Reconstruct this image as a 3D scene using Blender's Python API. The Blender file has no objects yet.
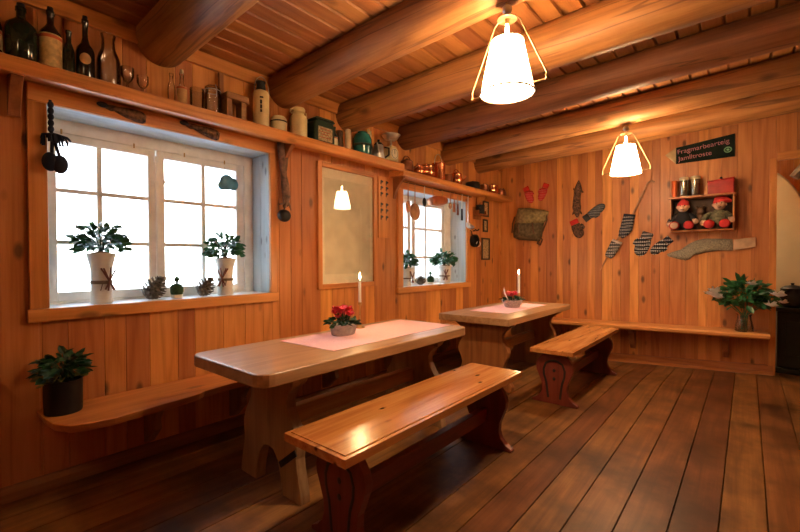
import bpy, bmesh, math, random
from math import sin, cos, pi, radians, sqrt
from mathutils import Vector, Matrix, noise as mnoise
random.seed(7)
C = bpy.context.scene.collection

# ------------------------------------------------------------------ helpers
class MB:
    """collects shapes into one mesh"""
    def __init__(s): s.v = []; s.f = []; s.t = []; s.tone = .5
    def face(s, idx): s.f.append(tuple(idx)); s.t.append(s.tone)
    def add(s, vs, fs):
        b = len(s.v); s.v += [tuple(v) for v in vs]
        for f in fs: s.face([b + i for i in f])
        return s
    def box(s, x0, y0, z0, x1, y1, z1):
        return s.add([(x0,y0,z0),(x1,y0,z0),(x1,y1,z0),(x0,y1,z0),(x0,y0,z1),(x1,y0,z1),(x1,y1,z1),(x0,y1,z1)],
                     [(0,3,2,1),(4,5,6,7),(0,1,5,4),(1,2,6,5),(2,3,7,6),(3,0,4,7)])
    def prism(s, pts, axis, a, b):
        """2D outline extruded along axis; pts hold the two other coordinates in xyz order"""
        def P(p, t):
            return (t,p[0],p[1]) if axis == 0 else (p[0],t,p[1]) if axis == 1 else (p[0],p[1],t)
        n = len(pts)
        vs = [P(p,a) for p in pts] + [P(p,b) for p in pts]
        fs = [tuple(range(n)), tuple(range(2*n-1, n-1, -1))] + [(i, i+n, (i+1)%n+n, (i+1)%n) for i in range(n)]
        return s.add(vs, fs)
    def lathe(s, prof, c=(0,0,0), seg=24, axis=None, sx=1, sy=1):
        """prof: (radius, height) list, closed onto the axis where radius is 0"""
        M = Matrix.Identity(3)
        if axis is not None: M = Vector((0,0,1)).rotation_difference(Vector(axis)).to_matrix()
        b = len(s.v); rings = []
        for r, z in prof:
            if r < 1e-6:
                s.v.append(tuple(M @ Vector((0,0,z)) + Vector(c))); rings.append([len(s.v)-1])
            else:
                ring = []
                for i in range(seg):
                    a = 2*pi*i/seg
                    s.v.append(tuple(M @ Vector((r*cos(a)*sx, r*sin(a)*sy, z)) + Vector(c))); ring.append(len(s.v)-1)
                rings.append(ring)
        for A, B in zip(rings, rings[1:]):
            for i in range(seg):
                j = (i+1) % seg
                if len(A) == 1 and len(B) == 1: continue
                if len(A) == 1: s.face((A[0], B[j], B[i]))
                elif len(B) == 1: s.face((A[i], A[j], B[0]))
                else: s.face((A[i], A[j], B[j], B[i]))
        return s
    def tube(s, pts, r, seg=8, cap=True):
        pts = [Vector(p) for p in pts]; n = len(pts)
        rs = r if isinstance(r, (list, tuple)) else [r]*n
        rings = []; up = None
        for k, p in enumerate(pts):
            d = (pts[min(k+1,n-1)] - pts[max(k-1,0)]).normalized()
            if up is None:
                up = d.orthogonal().normalized()
            else:
                up = (up - d*up.dot(d))
                up = up.normalized() if up.length > 1e-6 else d.orthogonal().normalized()
            q = d.cross(up); ring = []
            for i in range(seg):
                a = 2*pi*i/seg
                s.v.append(tuple(p + (up*cos(a) + q*sin(a))*rs[k])); ring.append(len(s.v)-1)
            rings.append(ring)
        for A, B in zip(rings, rings[1:]):
            for i in range(seg):
                j = (i+1) % seg; s.face((A[i], A[j], B[j], B[i]))
        if cap: s.face(rings[0][::-1]); s.face(rings[-1])
        return s
    def ball(s, c, r, seg=16, n=10):
        r = (r,r,r) if not isinstance(r, (tuple, list)) else r
        prof = [(sin(pi*k/n), -cos(pi*k/n)) for k in range(n+1)]
        prof[0] = (0,-1); prof[-1] = (0,1)
        m = MB(); m.lathe(prof, seg=seg)
        return s.add([(c[0]+v[0]*r[0], c[1]+v[1]*r[1], c[2]+v[2]*r[2]) for v in m.v], m.f)
    def puffy(s, out, mapf, th, rings=4):
        """pillow shaped body over a closed 2D outline; mapf(u, v, h) gives the point h above the backing"""
        n = len(out); cx = sum(p[0] for p in out)/n; cy = sum(p[1] for p in out)/n
        b = len(s.v)
        lev = [(1,0)] + [(1-(k/rings)**2*.9, th*sin(k/rings*pi/2)) for k in range(1, rings+1)]
        idx = []
        for sc, h in lev:
            row = []
            for p in out:
                s.v.append(tuple(mapf(cx+(p[0]-cx)*sc, cy+(p[1]-cy)*sc, h))); row.append(len(s.v)-1)
            idx.append(row)
        for A, B in zip(idx, idx[1:]):
            for i in range(n):
                j = (i+1) % n; s.face((A[i], A[j], B[j], B[i]))
        s.face(idx[-1]); s.face(idx[0][::-1])
        return s
    def xf(s, M):
        s.v = [tuple(M @ Vector(v)) for v in s.v]; return s

ORI = {}
def base_of(o):
    return ORI.get(o.name, Vector((0,0,0)))
def build(mb, name, mat, parent=None, smooth=False, bevel=0, seg=2, loc=None, recalc=True):
    o0 = base_of(parent) if parent else Vector(loc if loc else (0,0,0))
    bm = bmesh.new()
    lay = bm.faces.layers.float.new('tone')
    vs = [bm.verts.new(Vector(v) - o0) for v in mb.v]
    for f, t in zip(mb.f, mb.t):
        try:
            fc = bm.faces.new([vs[i] for i in f]); fc[lay] = t; fc.smooth = smooth
        except ValueError: pass
    if recalc: bmesh.ops.recalc_face_normals(bm, faces=bm.faces)
    if bevel:
        ed = [e for e in bm.edges if len(e.link_faces) == 2 and e.calc_face_angle(0) > radians(35)]
        bmesh.ops.bevel(bm, geom=ed, offset=bevel, segments=seg, profile=.5, affect='EDGES', clamp_overlap=True)
    me = bpy.data.meshes.new(name); bm.to_mesh(me); bm.free()
    if smooth and bevel == 0:
        try: me.set_sharp_from_angle(angle=radians(50))
        except Exception: pass
    me.materials.append(mat)
    o = bpy.data.objects.new(name, me); C.objects.link(o)
    if parent: o.parent = parent; ORI[o.name] = o0
    else:
        o.location = o0; ORI[o.name] = o0
    return o
def tag(o, label, cat, group=None):
    o['label'] = label; o['category'] = cat
    if group: o['group'] = group
    return o
def thing(name, label, cat, loc=(0,0,0), group=None):
    o = bpy.data.objects.new(name, None); C.objects.link(o); o.location = loc
    o.empty_display_size = .1; ORI[o.name] = Vector(loc)
    return tag(o, label, cat, group)
def struct(o): o['kind'] = 'structure'; return o
def dup(root, loc, rotz=None, label=None, scale=None):
    r = root.copy(); C.objects.link(r); r.location = loc; ORI[r.name] = Vector(loc)
    if rotz is not None: r.rotation_euler.z = rotz
    if scale: r.scale = (scale,)*3
    if label: r['label'] = label
    for ch in list(root.children):
        c = ch.copy(); C.objects.link(c); c.parent = r
        for g in list(ch.children):
            d = g.copy(); C.objects.link(d); d.parent = c
    return r

# ------------------------------------------------------------------ materials
def newmat(name):
    m = bpy.data.materials.new(name); m.use_nodes = True
    nt = m.node_tree; b = nt.nodes['Principled BSDF']
    return m, nt, b
def N(nt, kind, **kw):
    n = nt.nodes.new(kind)
    for k, v in kw.items(): setattr(n, k, v)
    return n
def L(nt, a, b): nt.links.new(a, b)
def mathn(nt, op, a, b=None, c=None):
    n = N(nt, 'ShaderNodeMath', operation=op)
    for i, x in enumerate((a, b, c)):
        if x is None: continue
        if isinstance(x, (int, float)): n.inputs[i].default_value = x
        else: L(nt, x, n.inputs[i])
    return n.outputs[0]
def ramp(nt, fac, stops):
    r = N(nt, 'ShaderNodeValToRGB'); e = r.color_ramp.elements
    while len(e) < len(stops): e.new(.5)
    for el, (p, c) in zip(e, stops): el.position = p; el.color = (*c, 1)
    L(nt, fac, r.inputs[0]); return r.outputs[0]
def mixc(nt, fac, a, b, mode='MIX'):
    n = N(nt, 'ShaderNodeMix', data_type='RGBA', blend_type=mode)
    if isinstance(fac, (int, float)): n.inputs[0].default_value = fac
    else: L(nt, fac, n.inputs[0])
    for i, x in ((6, a), (7, b)):
        if isinstance(x, tuple): n.inputs[i].default_value = (*x, 1)
        else: L(nt, x, n.inputs[i])
    return n.outputs[2]

def wood(name, dark, mid, light, axis=2, rough=.45, knots=1.0, tonevar=.45, grain=1.0, coat=0.0, knotcol=(.05,.018,.006), blotch=0, knotscale=4.2, bump=.15, spec=.5, cracks=0):
    m, nt, b = newmat(name)
    tc = N(nt, 'ShaderNodeTexCoord'); at = N(nt, 'ShaderNodeAttribute', attribute_name='tone')
    oi = N(nt, 'ShaderNodeObjectInfo')
    off = N(nt, 'ShaderNodeCombineXYZ')
    t37 = mathn(nt, 'MULTIPLY', at.outputs['Fac'], 37.3); t91 = mathn(nt, 'MULTIPLY', at.outputs['Fac'], 91.7)
    r13 = mathn(nt, 'MULTIPLY', oi.outputs['Random'], 13.1)
    L(nt, mathn(nt, 'ADD', t37, r13), off.inputs[0]); L(nt, t91, off.inputs[1]); L(nt, mathn(nt, 'ADD', t91, t37), off.inputs[2])
    add = N(nt, 'ShaderNodeVectorMath', operation='ADD'); L(nt, tc.outputs['Object'], add.inputs[0]); L(nt, off.outputs[0], add.inputs[1])
    def mapped(sl, sx):
        mp = N(nt, 'ShaderNodeMapping'); sc = [sx]*3; sc[axis] = sl; mp.inputs['Scale'].default_value = sc
        L(nt, add.outputs[0], mp.inputs['Vector']); return mp.outputs[0]
    # broad cathedral rings
    n1 = N(nt, 'ShaderNodeTexNoise'); n1.inputs['Scale'].default_value = 1; n1.inputs['Detail'].default_value = 2
    L(nt, mapped(.55, 5.5), n1.inputs['Vector'])
    rings = mathn(nt, 'PINGPONG', mathn(nt, 'MULTIPLY', n1.outputs['Fac'], 11.0*grain), 1.0)
    # fine fibre
    n2 = N(nt, 'ShaderNodeTexNoise'); n2.inputs['Scale'].default_value = 1; n2.inputs['Detail'].default_value = 5; n2.inputs['Roughness'].default_value = .65
    L(nt, mapped(2.2, 75), n2.inputs['Vector'])
    g = mathn(nt, 'ADD', mathn(nt, 'MULTIPLY', rings, .33), mathn(nt, 'MULTIPLY', n2.outputs['Fac'], .72))
    col = ramp(nt, g, [(.22, light), (.52, mid), (.82, dark)])
    # board to board tone
    if tonevar:
        tv = mathn(nt, 'MULTIPLY_ADD', at.outputs['Fac'], tonevar*1.3, 1-tonevar*.65)
        hsv = N(nt, 'ShaderNodeHueSaturation'); L(nt, col, hsv.inputs['Color']); L(nt, tv, hsv.inputs['Value'])
        L(nt, mathn(nt, 'MULTIPLY_ADD', at.outputs['Fac'], .018, .491), hsv.inputs['Hue'])
        col = hsv.outputs[0]
    if blotch:
        n3 = N(nt, 'ShaderNodeTexNoise'); n3.inputs['Scale'].default_value = 2.1; n3.inputs['Detail'].default_value = 7; n3.inputs['Roughness'].default_value = .6
        L(nt, tc.outputs['Object'], n3.inputs['Vector'])
        f = N(nt, 'ShaderNodeMapRange'); f.inputs['From Min'].default_value = .42; f.inputs['From Max'].default_value = .66
        L(nt, n3.outputs['Fac'], f.inputs['Value'])
        col = mixc(nt, mathn(nt, 'MULTIPLY', f.outputs[0], blotch), col, tuple(c*.42 for c in dark))
    if knots:
        vo = N(nt, 'ShaderNodeTexVoronoi'); vo.inputs['Scale'].default_value = 1; L(nt, mapped(knotscale*.55, knotscale*1.25), vo.inputs['Vector'])
        f = N(nt, 'ShaderNodeMapRange'); f.inputs['From Min'].default_value = .07; f.inputs['From Max'].default_value = .16
        f.inputs['To Min'].default_value = 1; f.inputs['To Max'].default_value = 0; L(nt, vo.outputs['Distance'], f.inputs['Value'])
        col = mixc(nt, mathn(nt, 'MULTIPLY', f.outputs[0], .85*knots), col, knotcol)
    if cracks:
        n4 = N(nt, 'ShaderNodeTexNoise'); n4.inputs['Scale'].default_value = 1; n4.inputs['Detail'].default_value = 3; L(nt, mapped(.35, 7), n4.inputs['Vector'])
        dv = mathn(nt, 'ABSOLUTE', mathn(nt, 'SUBTRACT', n4.outputs['Fac'], .5))
        f = N(nt, 'ShaderNodeMapRange'); f.inputs['From Min'].default_value = .004; f.inputs['From Max'].default_value = .016; f.inputs['To Min'].default_value = cracks; f.inputs['To Max'].default_value = 0
        L(nt, dv, f.inputs['Value']); col = mixc(nt, f.outputs[0], col, knotcol)
    L(nt, col, b.inputs['Base Color'])
    b.inputs['Roughness'].default_value = rough
    b.inputs['Specular IOR Level'].default_value = spec
    if coat: b.inputs['Coat Weight'].default_value = coat; b.inputs['Coat Roughness'].default_value = .22
    if bump:
        bp = N(nt, 'ShaderNodeBump'); bp.inputs['Strength'].default_value = bump; bp.inputs['Distance'].default_value = .004
        L(nt, g, bp.inputs['Height']); L(nt, bp.outputs[0], b.inputs['Normal'])
    return m

def plain(name, col, rough=.5, metal=0, var=.12, scale=14, spec=.5, bump=0, trans=0, emit=None, col2=None):
    m, nt, b = newmat(name)
    tc = N(nt, 'ShaderNodeTexCoord'); n = N(nt, 'ShaderNodeTexNoise'); n.inputs['Scale'].default_value = scale; n.inputs['Detail'].default_value = 4
    L(nt, tc.outputs['Object'], n.inputs['Vector'])
    c2 = col2 if col2 else tuple(min(1, c*(1+var*2)) for c in col)
    c1 = col if col2 else tuple(c*(1-var*2) for c in col)
    L(nt, ramp(nt, n.outputs['Fac'], [(.3, c1), (.7, c2)]), b.inputs['Base Color'])
    b.inputs['Roughness'].default_value = rough; b.inputs['Metallic'].default_value = metal; b.inputs['Specular IOR Level'].default_value = spec
    if bump:
        bp = N(nt, 'ShaderNodeBump'); bp.inputs['Strength'].default_value = bump; bp.inputs['Distance'].default_value = .003
        L(nt, n.outputs['Fac'], bp.inputs['Height']); L(nt, bp.outputs[0], b.inputs['Normal'])
    return m
def knit(name, a, bcol, su=60, rough=.95, third=None):
    """patterned knitwear: small two-colour figures"""
    m, nt, b = newmat(name)
    tc = N(nt, 'ShaderNodeTexCoord'); mp = N(nt, 'ShaderNodeMapping'); mp.inputs['Scale'].default_value = (1, 0, 1); mp.inputs['Rotation'].default_value = (0, radians(45), 0)
    L(nt, tc.outputs['Object'], mp.inputs['Vector'])
    ck = N(nt, 'ShaderNodeTexChecker'); ck.inputs['Scale'].default_value = su*1.1; L(nt, mp.outputs[0], ck.inputs['Vector'])
    wv = N(nt, 'ShaderNodeTexWave', wave_type='BANDS', bands_direction='Z'); wv.inputs['Scale'].default_value = su*.13; wv.inputs['Distortion'].default_value = 2
    L(nt, tc.outputs['Object'], wv.inputs['Vector'])
    f = mathn(nt, 'MULTIPLY', ck.outputs['Fac'], mathn(nt, 'GREATER_THAN', wv.outputs['Fac'], .45))
    L(nt, mixc(nt, f, a, bcol), b.inputs['Base Color']); b.inputs['Roughness'].default_value = rough
    ns = N(nt, 'ShaderNodeTexNoise'); ns.inputs['Scale'].default_value = 160; L(nt, tc.outputs['Object'], ns.inputs['Vector'])
    bp = N(nt, 'ShaderNodeBump'); bp.inputs['Strength'].default_value = .6; bp.inputs['Distance'].default_value = .004
    L(nt, ns.outputs['Fac'], bp.inputs['Height']); L(nt, bp.outputs[0], b.inputs['Normal'])
    return m
def glass(name, tint=(1,1,1), gloss=.12, rough=.02, dens=0.0):
    """thin clear glass: see-through with a fresnel reflection"""
    m, nt, b = newmat(name); nt.nodes.remove(b); out = nt.nodes['Material Output']
    tr = N(nt, 'ShaderNodeBsdfTransparent'); tr.inputs[0].default_value = (*tint, 1)
    gl = N(nt, 'ShaderNodeBsdfGlossy'); gl.inputs['Roughness'].default_value = rough
    lw = N(nt, 'ShaderNodeLayerWeight'); lw.inputs['Blend'].default_value = .25
    mx = N(nt, 'ShaderNodeMixShader'); L(nt, mathn(nt, 'MULTIPLY_ADD', lw.outputs['Fresnel'], .8, gloss*.3), mx.inputs[0])
    L(nt, tr.outputs[0], mx.inputs[1]); L(nt, gl.outputs[0], mx.inputs[2]); L(nt, mx.outputs[0], out.inputs[0])
    return m
def emitter(name, col, st):
    m, nt, b = newmat(name)
    b.inputs['Base Color'].default_value = (*col, 1); b.inputs['Emission Color'].default_value = (*col, 1); b.inputs['Emission Strength'].default_value = st
    return m

M = {}
PINE = dict(dark=(.44,.145,.034), mid=(.59,.225,.06), light=(.68,.285,.09))
M['wallV'] = wood('pine_panelling', **PINE, axis=2, rough=.42, tonevar=.42, knots=.9, knotscale=5)
M['pineY'] = wood('pine_long', (.42,.135,.032), (.58,.22,.058), (.68,.285,.09), axis=1, rough=.4, knots=.7)
M['pineX'] = wood('pine_cross', (.42,.135,.032), (.58,.22,.058), (.68,.285,.09), axis=0, rough=.4, knots=.7)
M['pineZ'] = wood('pine_upright', (.42,.135,.032), (.58,.22,.058), (.68,.285,.09), axis=2, rough=.4, knots=.7)
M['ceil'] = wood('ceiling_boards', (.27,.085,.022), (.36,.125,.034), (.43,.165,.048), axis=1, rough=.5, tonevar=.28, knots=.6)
M['log'] = wood('log_beams', (.16,.054,.017), (.28,.105,.032), (.38,.155,.052), axis=0, rough=.55, spec=.35, knots=.9, knotscale=3.2, grain=.9, bump=.25, blotch=.2, cracks=.55)
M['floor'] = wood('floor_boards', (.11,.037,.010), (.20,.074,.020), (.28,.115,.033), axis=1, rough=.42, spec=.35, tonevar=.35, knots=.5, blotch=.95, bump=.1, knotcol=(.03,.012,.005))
M['table'] = wood('table_top', (.29,.145,.062), (.40,.215,.10), (.5,.29,.145), axis=1, rough=.32, knots=.35, tonevar=.25, coat=.15)
M['trestle'] = wood('table_trestle', (.25,.13,.055), (.36,.2,.09), (.46,.27,.13), axis=2, rough=.5, knots=.5)
M['tabdark'] = wood('dark_trestle', (.2,.065,.02), (.31,.12,.036), (.4,.17,.055), axis=2, rough=.4, knots=.5)
M['barY'] = wood('stretcher_wood', (.34,.17,.06), (.46,.25,.1), (.56,.33,.15), axis=1, rough=.45, knots=.4)
M['seat'] = wood('bench_seat', (.38,.12,.028), (.54,.21,.055), (.66,.30,.09), axis=1, rough=.25, knots=1, tonevar=.3, coat=.35, knotscale=8.5)
M['red'] = wood('red_paint', (.12,.02,.011), (.17,.03,.016), (.21,.042,.022), axis=2, rough=.4, knots=.15, tonevar=.1)
M['redY'] = wood('red_paint_long', (.12,.02,.011), (.17,.03,.016), (.21,.042,.022), axis=1, rough=.4, knots=.15, tonevar=.1)
M['darkpaint'] = plain('dark_paint', (.018,.014,.013), .45)
M['reveal'] = wood('whitewashed_boards', (.40,.47,.50), (.50,.58,.62), (.58,.66,.70), axis=2, rough=.6, knots=.75, tonevar=.15, knotcol=(.07,.07,.08), knotscale=7)
M['revealY'] = wood('whitewashed_boards_long', (.40,.47,.50), (.50,.58,.62), (.58,.66,.70), axis=1, rough=.6, knots=.75, tonevar=.15, knotcol=(.07,.07,.08), knotscale=7)
M['white'] = plain('window_paint', (.86,.82,.76), .45, var=.04)
M['sill'] = plain('sill_paint', (.85,.84,.82), .4, var=.04)
M['iron'] = plain('black_iron', (.02,.02,.021), .5, .6)
M['steel'] = plain('steel', (.6,.6,.58), .38, 1)
M['brass'] = plain('brass', (.55,.36,.16), .35, 1)
M['darkbrass'] = plain('dark_brass', (.34,.2,.09), .4, .8)
M['copper'] = plain('copper', (.86,.33,.15), .22, 1, var=.1)
M['copperdark'] = plain('tarnished_copper', (.22,.075,.035), .35, .9, var=.2)
M['glass'] = glass('window_glass')
M['clear'] = glass('clear_glass', (.98,.98,.965), .2)
M['picglass'] = glass('picture_glass', (1,1,1), .06)
M['greenglass'] = glass('green_glass', (.006,.02,.009), .2)
M['brownglass'] = glass('brown_glass', (.02,.009,.004), .2)
M['tealglass'] = plain('teal_glass', (.02,.16,.15), .12)
M['darkglass'] = plain('dark_glass', (.012,.02,.012), .12)
M['brownbottle'] = plain('brown_bottle', (.02,.01,.006), .12)
M['cream'] = plain('cream_enamel', (.72,.58,.30), .3, var=.06)
M['creamdull'] = plain('cream_stoneware', (.66,.55,.34), .45, var=.08)
M['label'] = plain('bottle_label', (.62,.42,.17), .7, var=.15, scale=40)
M['labelred'] = plain('label_red', (.5,.09,.03), .7)
M['tan'] = plain('tan_paper', (.55,.33,.13), .7)
M['birch'] = plain('pot_bark', (.74,.71,.64), .6, var=.06)
M['stick'] = plain('cinnamon_twigs', (.16,.05,.03), .7)
M['twine'] = plain('twine', (.2,.14,.09), .9)
M['leaf'] = plain('leaf_green', (.025,.13,.04), .4, var=.3, scale=20)
M['leafdark'] = plain('leaf_dark', (.012,.06,.018), .4, var=.3, scale=20)
M['leafpale'] = plain('leaf_pale', (.22,.2,.05), .5, var=.2)
M['bud'] = plain('bud_pink', (.72,.56,.52), .5)
M['cyclamen'] = plain('petals_red', (.78,.05,.075), .5, var=.2)
M['petalwhite'] = plain('petals_white', (.92,.86,.82), .6)
M['cone'] = plain('pine_cone', (.045,.032,.02), .75, col2=(.26,.22,.17), scale=50)
M['darkgreen'] = plain('moss_green', (.015,.06,.022), .8, var=.3, scale=60)
M['blackpot'] = plain('black_pot', (.010,.010,.011), .45, spec=.3)
M['cloth'] = plain('pink_runner', (.84,.47,.47), .9, var=.05, scale=90, bump=.2)
M['boxpot'] = plain('grey_flower_box', (.30,.27,.25), .8, col2=(.52,.47,.42), scale=30)
M['basket'] = plain('basket_willow', (.34,.28,.27), .8, col2=(.6,.48,.42), scale=60)
M['wax'] = plain('candle_wax', (.85,.8,.68), .4, var=.02)
M['orangewax'] = plain('orange_wax', (.85,.17,.03), .4, var=.04)
M['flame'] = emitter('candle_flame', (1,.72,.35), 60)
M['bulb'] = emitter('lamp_bulb', (1,.72,.42), 40)
M['paper'] = plain('map_margin', (.93,.84,.64), .8, var=.03)
M['map'] = plain('map_sheet', (.72,.64,.46), .8, col2=(.88,.80,.60), scale=7)
M['fur'] = plain('brown_fur', (.11,.055,.03), .95, var=.5, scale=50, bump=.6)
M['rootwood'] = plain('driftwood', (.14,.075,.05), .7, var=.4, scale=30, bump=.5)
M['bluecloth'] = plain('blue_black_yarn', (.01,.014,.035), .9, bump=.4)
M['canvas'] = plain('canvas_rucksack', (.27,.21,.09), .9, var=.2, scale=25, bump=.4)
M['canvasdark'] = plain('canvas_dark', (.12,.095,.05), .9, var=.25, scale=25, bump=.4)
M['leather'] = plain('leather_strap', (.12,.055,.025), .5)
M['wool_red'] = knit('red_mittens_knit', (.52,.025,.03), (.6,.16,.14), 70)
M['wool_grey'] = knit('grey_mitten_knit', (.05,.05,.055), (.24,.24,.23), 80)
M['wool_black'] = knit('black_white_knit', (.012,.012,.016), (.6,.57,.52), 55)
M['wool_blue'] = knit('blue_sock_knit', (.02,.022,.035), (.4,.37,.35), 60)
M['wool_pale'] = knit('pale_sock_knit', (.06,.055,.055), (.52,.46,.42), 60)
M['wool_long'] = plain('long_stocking_knit', (.13,.10,.065), .95, col2=(.42,.36,.25), scale=110, bump=.6)
M['wool_cuff'] = plain('pale_cuff', (.65,.52,.45), .95)
M['wool_dark'] = plain('dark_wool', (.035,.032,.03), .95, bump=.5)
M['redwool'] = plain('red_wool', (.6,.03,.025), .95, bump=.3)
M['palewood'] = plain('pale_wood', (.62,.40,.22), .55, var=.1)
M['sign'] = plain('sign_board', (.008,.014,.010), .85, spec=.15)
M['signtip'] = plain('sign_tip', (.5,.34,.16), .6)
M['lettering'] = plain('pink_lettering', (.5,.17,.19), .6, var=.2, scale=30)
M['letterpale'] = plain('pale_lettering', (.55,.5,.45), .6)
M['emblem'] = plain('emblem_green', (.18,.4,.2), .6)
M['redtin'] = plain('red_tin', (.42,.02,.018), .25, var=.1)
M['dullmetal'] = plain('dull_canister', (.34,.3,.22), .22, .85)
M['skin'] = plain('doll_skin', (.68,.42,.28), .7, var=.04)
M['dollred'] = plain('doll_red', (.52,.025,.025), .85, var=.1)
M['dollblack'] = plain('doll_black', (.012,.012,.018), .8)
M['dollgreen'] = plain('doll_jacket', (.13,.12,.07), .9, var=.3, scale=40)
M['boxdark'] = plain('dark_box_back', (.05,.022,.012), .7)
M['plaster'] = plain('beige_plaster', (.46,.43,.28), .9, var=.04, scale=3)
M['greymasonry'] = plain('grey_stone', (.12,.11,.10), .9, var=.3)
M['stove'] = plain('stove_iron', (.010,.016,.014), .4, .2)
M['signring'] = plain('ring_white', (.5,.62,.5), .6)
M['snow'] = plain('snow_ground', (.8,.84,.9), .9, var=.02)
M['tinlabel'] = plain('tin_label', (.5,.36,.2), .6, var=.3, scale=60)
M['greentin'] = plain('green_tin', (.012,.03,.02), .3)
M['spoonwood'] = plain('spoon_wood', (.44,.21,.095), .55, var=.2)
M['copperpale'] = plain('copper_mould', (.62,.26,.14), .35, .8)
M['oldwood'] = wood('old_brown_wood', (.2,.085,.03), (.3,.14,.05), (.38,.19,.08), axis=1, rough=.55, knots=.3)
M['braceZ'] = wood('brace_wood', (.24,.075,.018), (.36,.13,.035), (.46,.19,.055), axis=2, rough=.45, knots=.3)
M['bulblue'] = plain('blue_ornament', (.05,.2,.32), .4, var=.25)
M['greybrace'] = plain('grey_timber', (.2,.19,.165), .8)
M['soil'] = plain('dry_moss', (.2,.11,.05), .9, var=.4, scale=60)
M['water'] = glass('vase_water', (.75,.85,.7), .15)

# lamp shade: pleated parchment that glows from the bulb inside it
def shade_mat(SHADE):
    m, nt, b = newmat('lamp_parchment')
    b.inputs['Base Color'].default_value = (.85,.74,.55,1); b.inputs['Roughness'].default_value = .8
    b.inputs['Emission Color'].default_value = (1,.76,.47,1); b.inputs['Emission Strength'].default_value = SHADE
    tl = N(nt, 'ShaderNodeBsdfTranslucent'); tl.inputs[0].default_value = (.95,.82,.6,1); mx = N(nt, 'ShaderNodeMixShader'); mx.inputs[0].default_value = .6
    L(nt, b.outputs[0], mx.inputs[1]); L(nt, tl.outputs[0], mx.inputs[2]); L(nt, mx.outputs[0], nt.nodes['Material Output'].inputs[0])
    return m
SHADE = 36
M['shade'] = shade_mat(SHADE); M['shade_dim'] = shade_mat(SHADE*.06)

# ------------------------------------------------------------------ camera
H = 1.22
cam = bpy.data.objects.new('camera', bpy.data.cameras.new('camera')); C.objects.link(cam)
cam.data.sensor_width = 36; cam.data.lens = 36*414/800; cam.data.clip_start = .02
yaw, tilt, roll = radians(40), radians(.8), radians(-.2)
F = Vector((-sin(yaw)*cos(tilt), cos(yaw)*cos(tilt), -sin(tilt))); R0 = Vector((cos(yaw), sin(yaw), 0)); U0 = R0.cross(F)
R1 = cos(roll)*R0 + sin(roll)*U0; U1 = -sin(roll)*R0 + cos(roll)*U0
cam.matrix_world = Matrix(((R1.x,U1.x,-F.x,2.887),(R1.y,U1.y,-F.y,0),(R1.z,U1.z,-F.z,H),(0,0,0,1)))
bpy.context.scene.camera = cam

# ------------------------------------------------------------------ room shell
YB = 5.85; YF = -1.7; XR = 5.2
def ss(a, b, x):
    t = max(0, min(1, (x-a)/(b-a))); return t*t*(3-2*t)
def zf(x, y):   # the old floor sinks a little towards the back left corner
    return -.09*ss(4.6, 5.8, y)*max(0, min(1, (3.1-x)/1.6))
fl = MB(); x = -.02; rnd = random.Random(3)
XS = [1.42, 1.715, 1.895, 2.0725, 2.25, 2.43, 2.618, 2.794, 2.967, 3.15]
xs = [.0]
while xs[-1] < 1.2: xs.append(xs[-1] + .2)
xs = xs[:-1] + [1.235] + XS
while xs[-1] < XR: xs.append(xs[-1] + rnd.uniform(.17,.2))
ys = [YF, 1, 3, 4.6, 4.9, 5.2, 5.5, 5.85, 6.5, 8.6]
for a, b in zip(xs, xs[1:]):
    fl.tone = rnd.random(); g = .0011; ch = .0022
    for y0, y1 in zip(ys, ys[1:]):
        pr = [(a+g,-.012),(a+g+ch,0),(b-g-ch,0),(b-g,-.012)]
        v = [(px, y0, zf(px,y0)+pz) for px, pz in pr] + [(px, y1, zf(px,y1)+pz) for px, pz in pr]
        fl.add(v, [(0,1,5,4),(1,2,6,5),(2,3,7,6)])
    fl.add([(a, YF, -.035), (b, YF, -.035), (b, 8.6, -.12), (a, 8.6, -.12)], [(0,1,2,3)])
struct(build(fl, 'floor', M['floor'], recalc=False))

W1 = (.45, 1.86, .935, 2.1); W2 = (3.43, 4.84, .89, 2.03)
def board_x(mb, y0, y1, z0, z1, x0=0, back=-.03):
    """vertical board of the left wall, chamfered front edges"""
    c = .0028; g = .0005
    if y1 - y0 < .012: mb.prism([(back,y0),(x0-c,y0),(x0-c,y1),(back,y1)], 2, z0, z1); return
    mb.prism([(back,y0+g),(x0-c,y0+g),(x0,y0+g+c),(x0,y1-g-c),(x0-c,y1-g),(back,y1-g)], 2, z0, z1)
wl = MB(); y = YF
ZC = 2.72
while y < YB:
    w = min(rnd.choice((.11,.13,.15,.17,.2)), YB-y)
    if YB-y-w < .05: w = YB-y
    wl.tone = rnd.random()
    cuts = [y, y+w] + [e for W in (W1, W2) for e in W[:2] if y < e < y+w]
    cuts.sort()
    for a, b in zip(cuts, cuts[1:]):
        m = (a+b)/2; W = next((W for W in (W1,W2) if W[0] < m < W[1]), None)
        if W: board_x(wl, a, b, -.1, W[2]); board_x(wl, a, b, W[3], ZC)
        else: board_x(wl, a, b, -.1, ZC)
    y += w
# masonry thickness behind the panelling, with the two window openings
wl.tone = .3
def shellx(y0, y1, z0, z1): wl.box(-.36, y0, z0, -.031, y1, z1)
shellx(YF, W1[0], -.1, ZC); shellx(W1[1], W2[0], -.1, ZC); shellx(W2[1], YB+.1, -.1, ZC)
for W in (W1, W2): shellx(W[0], W[1], -.1, W[2]); shellx(W[0], W[1], W[3], ZC)
struct(build(wl, 'wall_left', M['wallV']))

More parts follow.
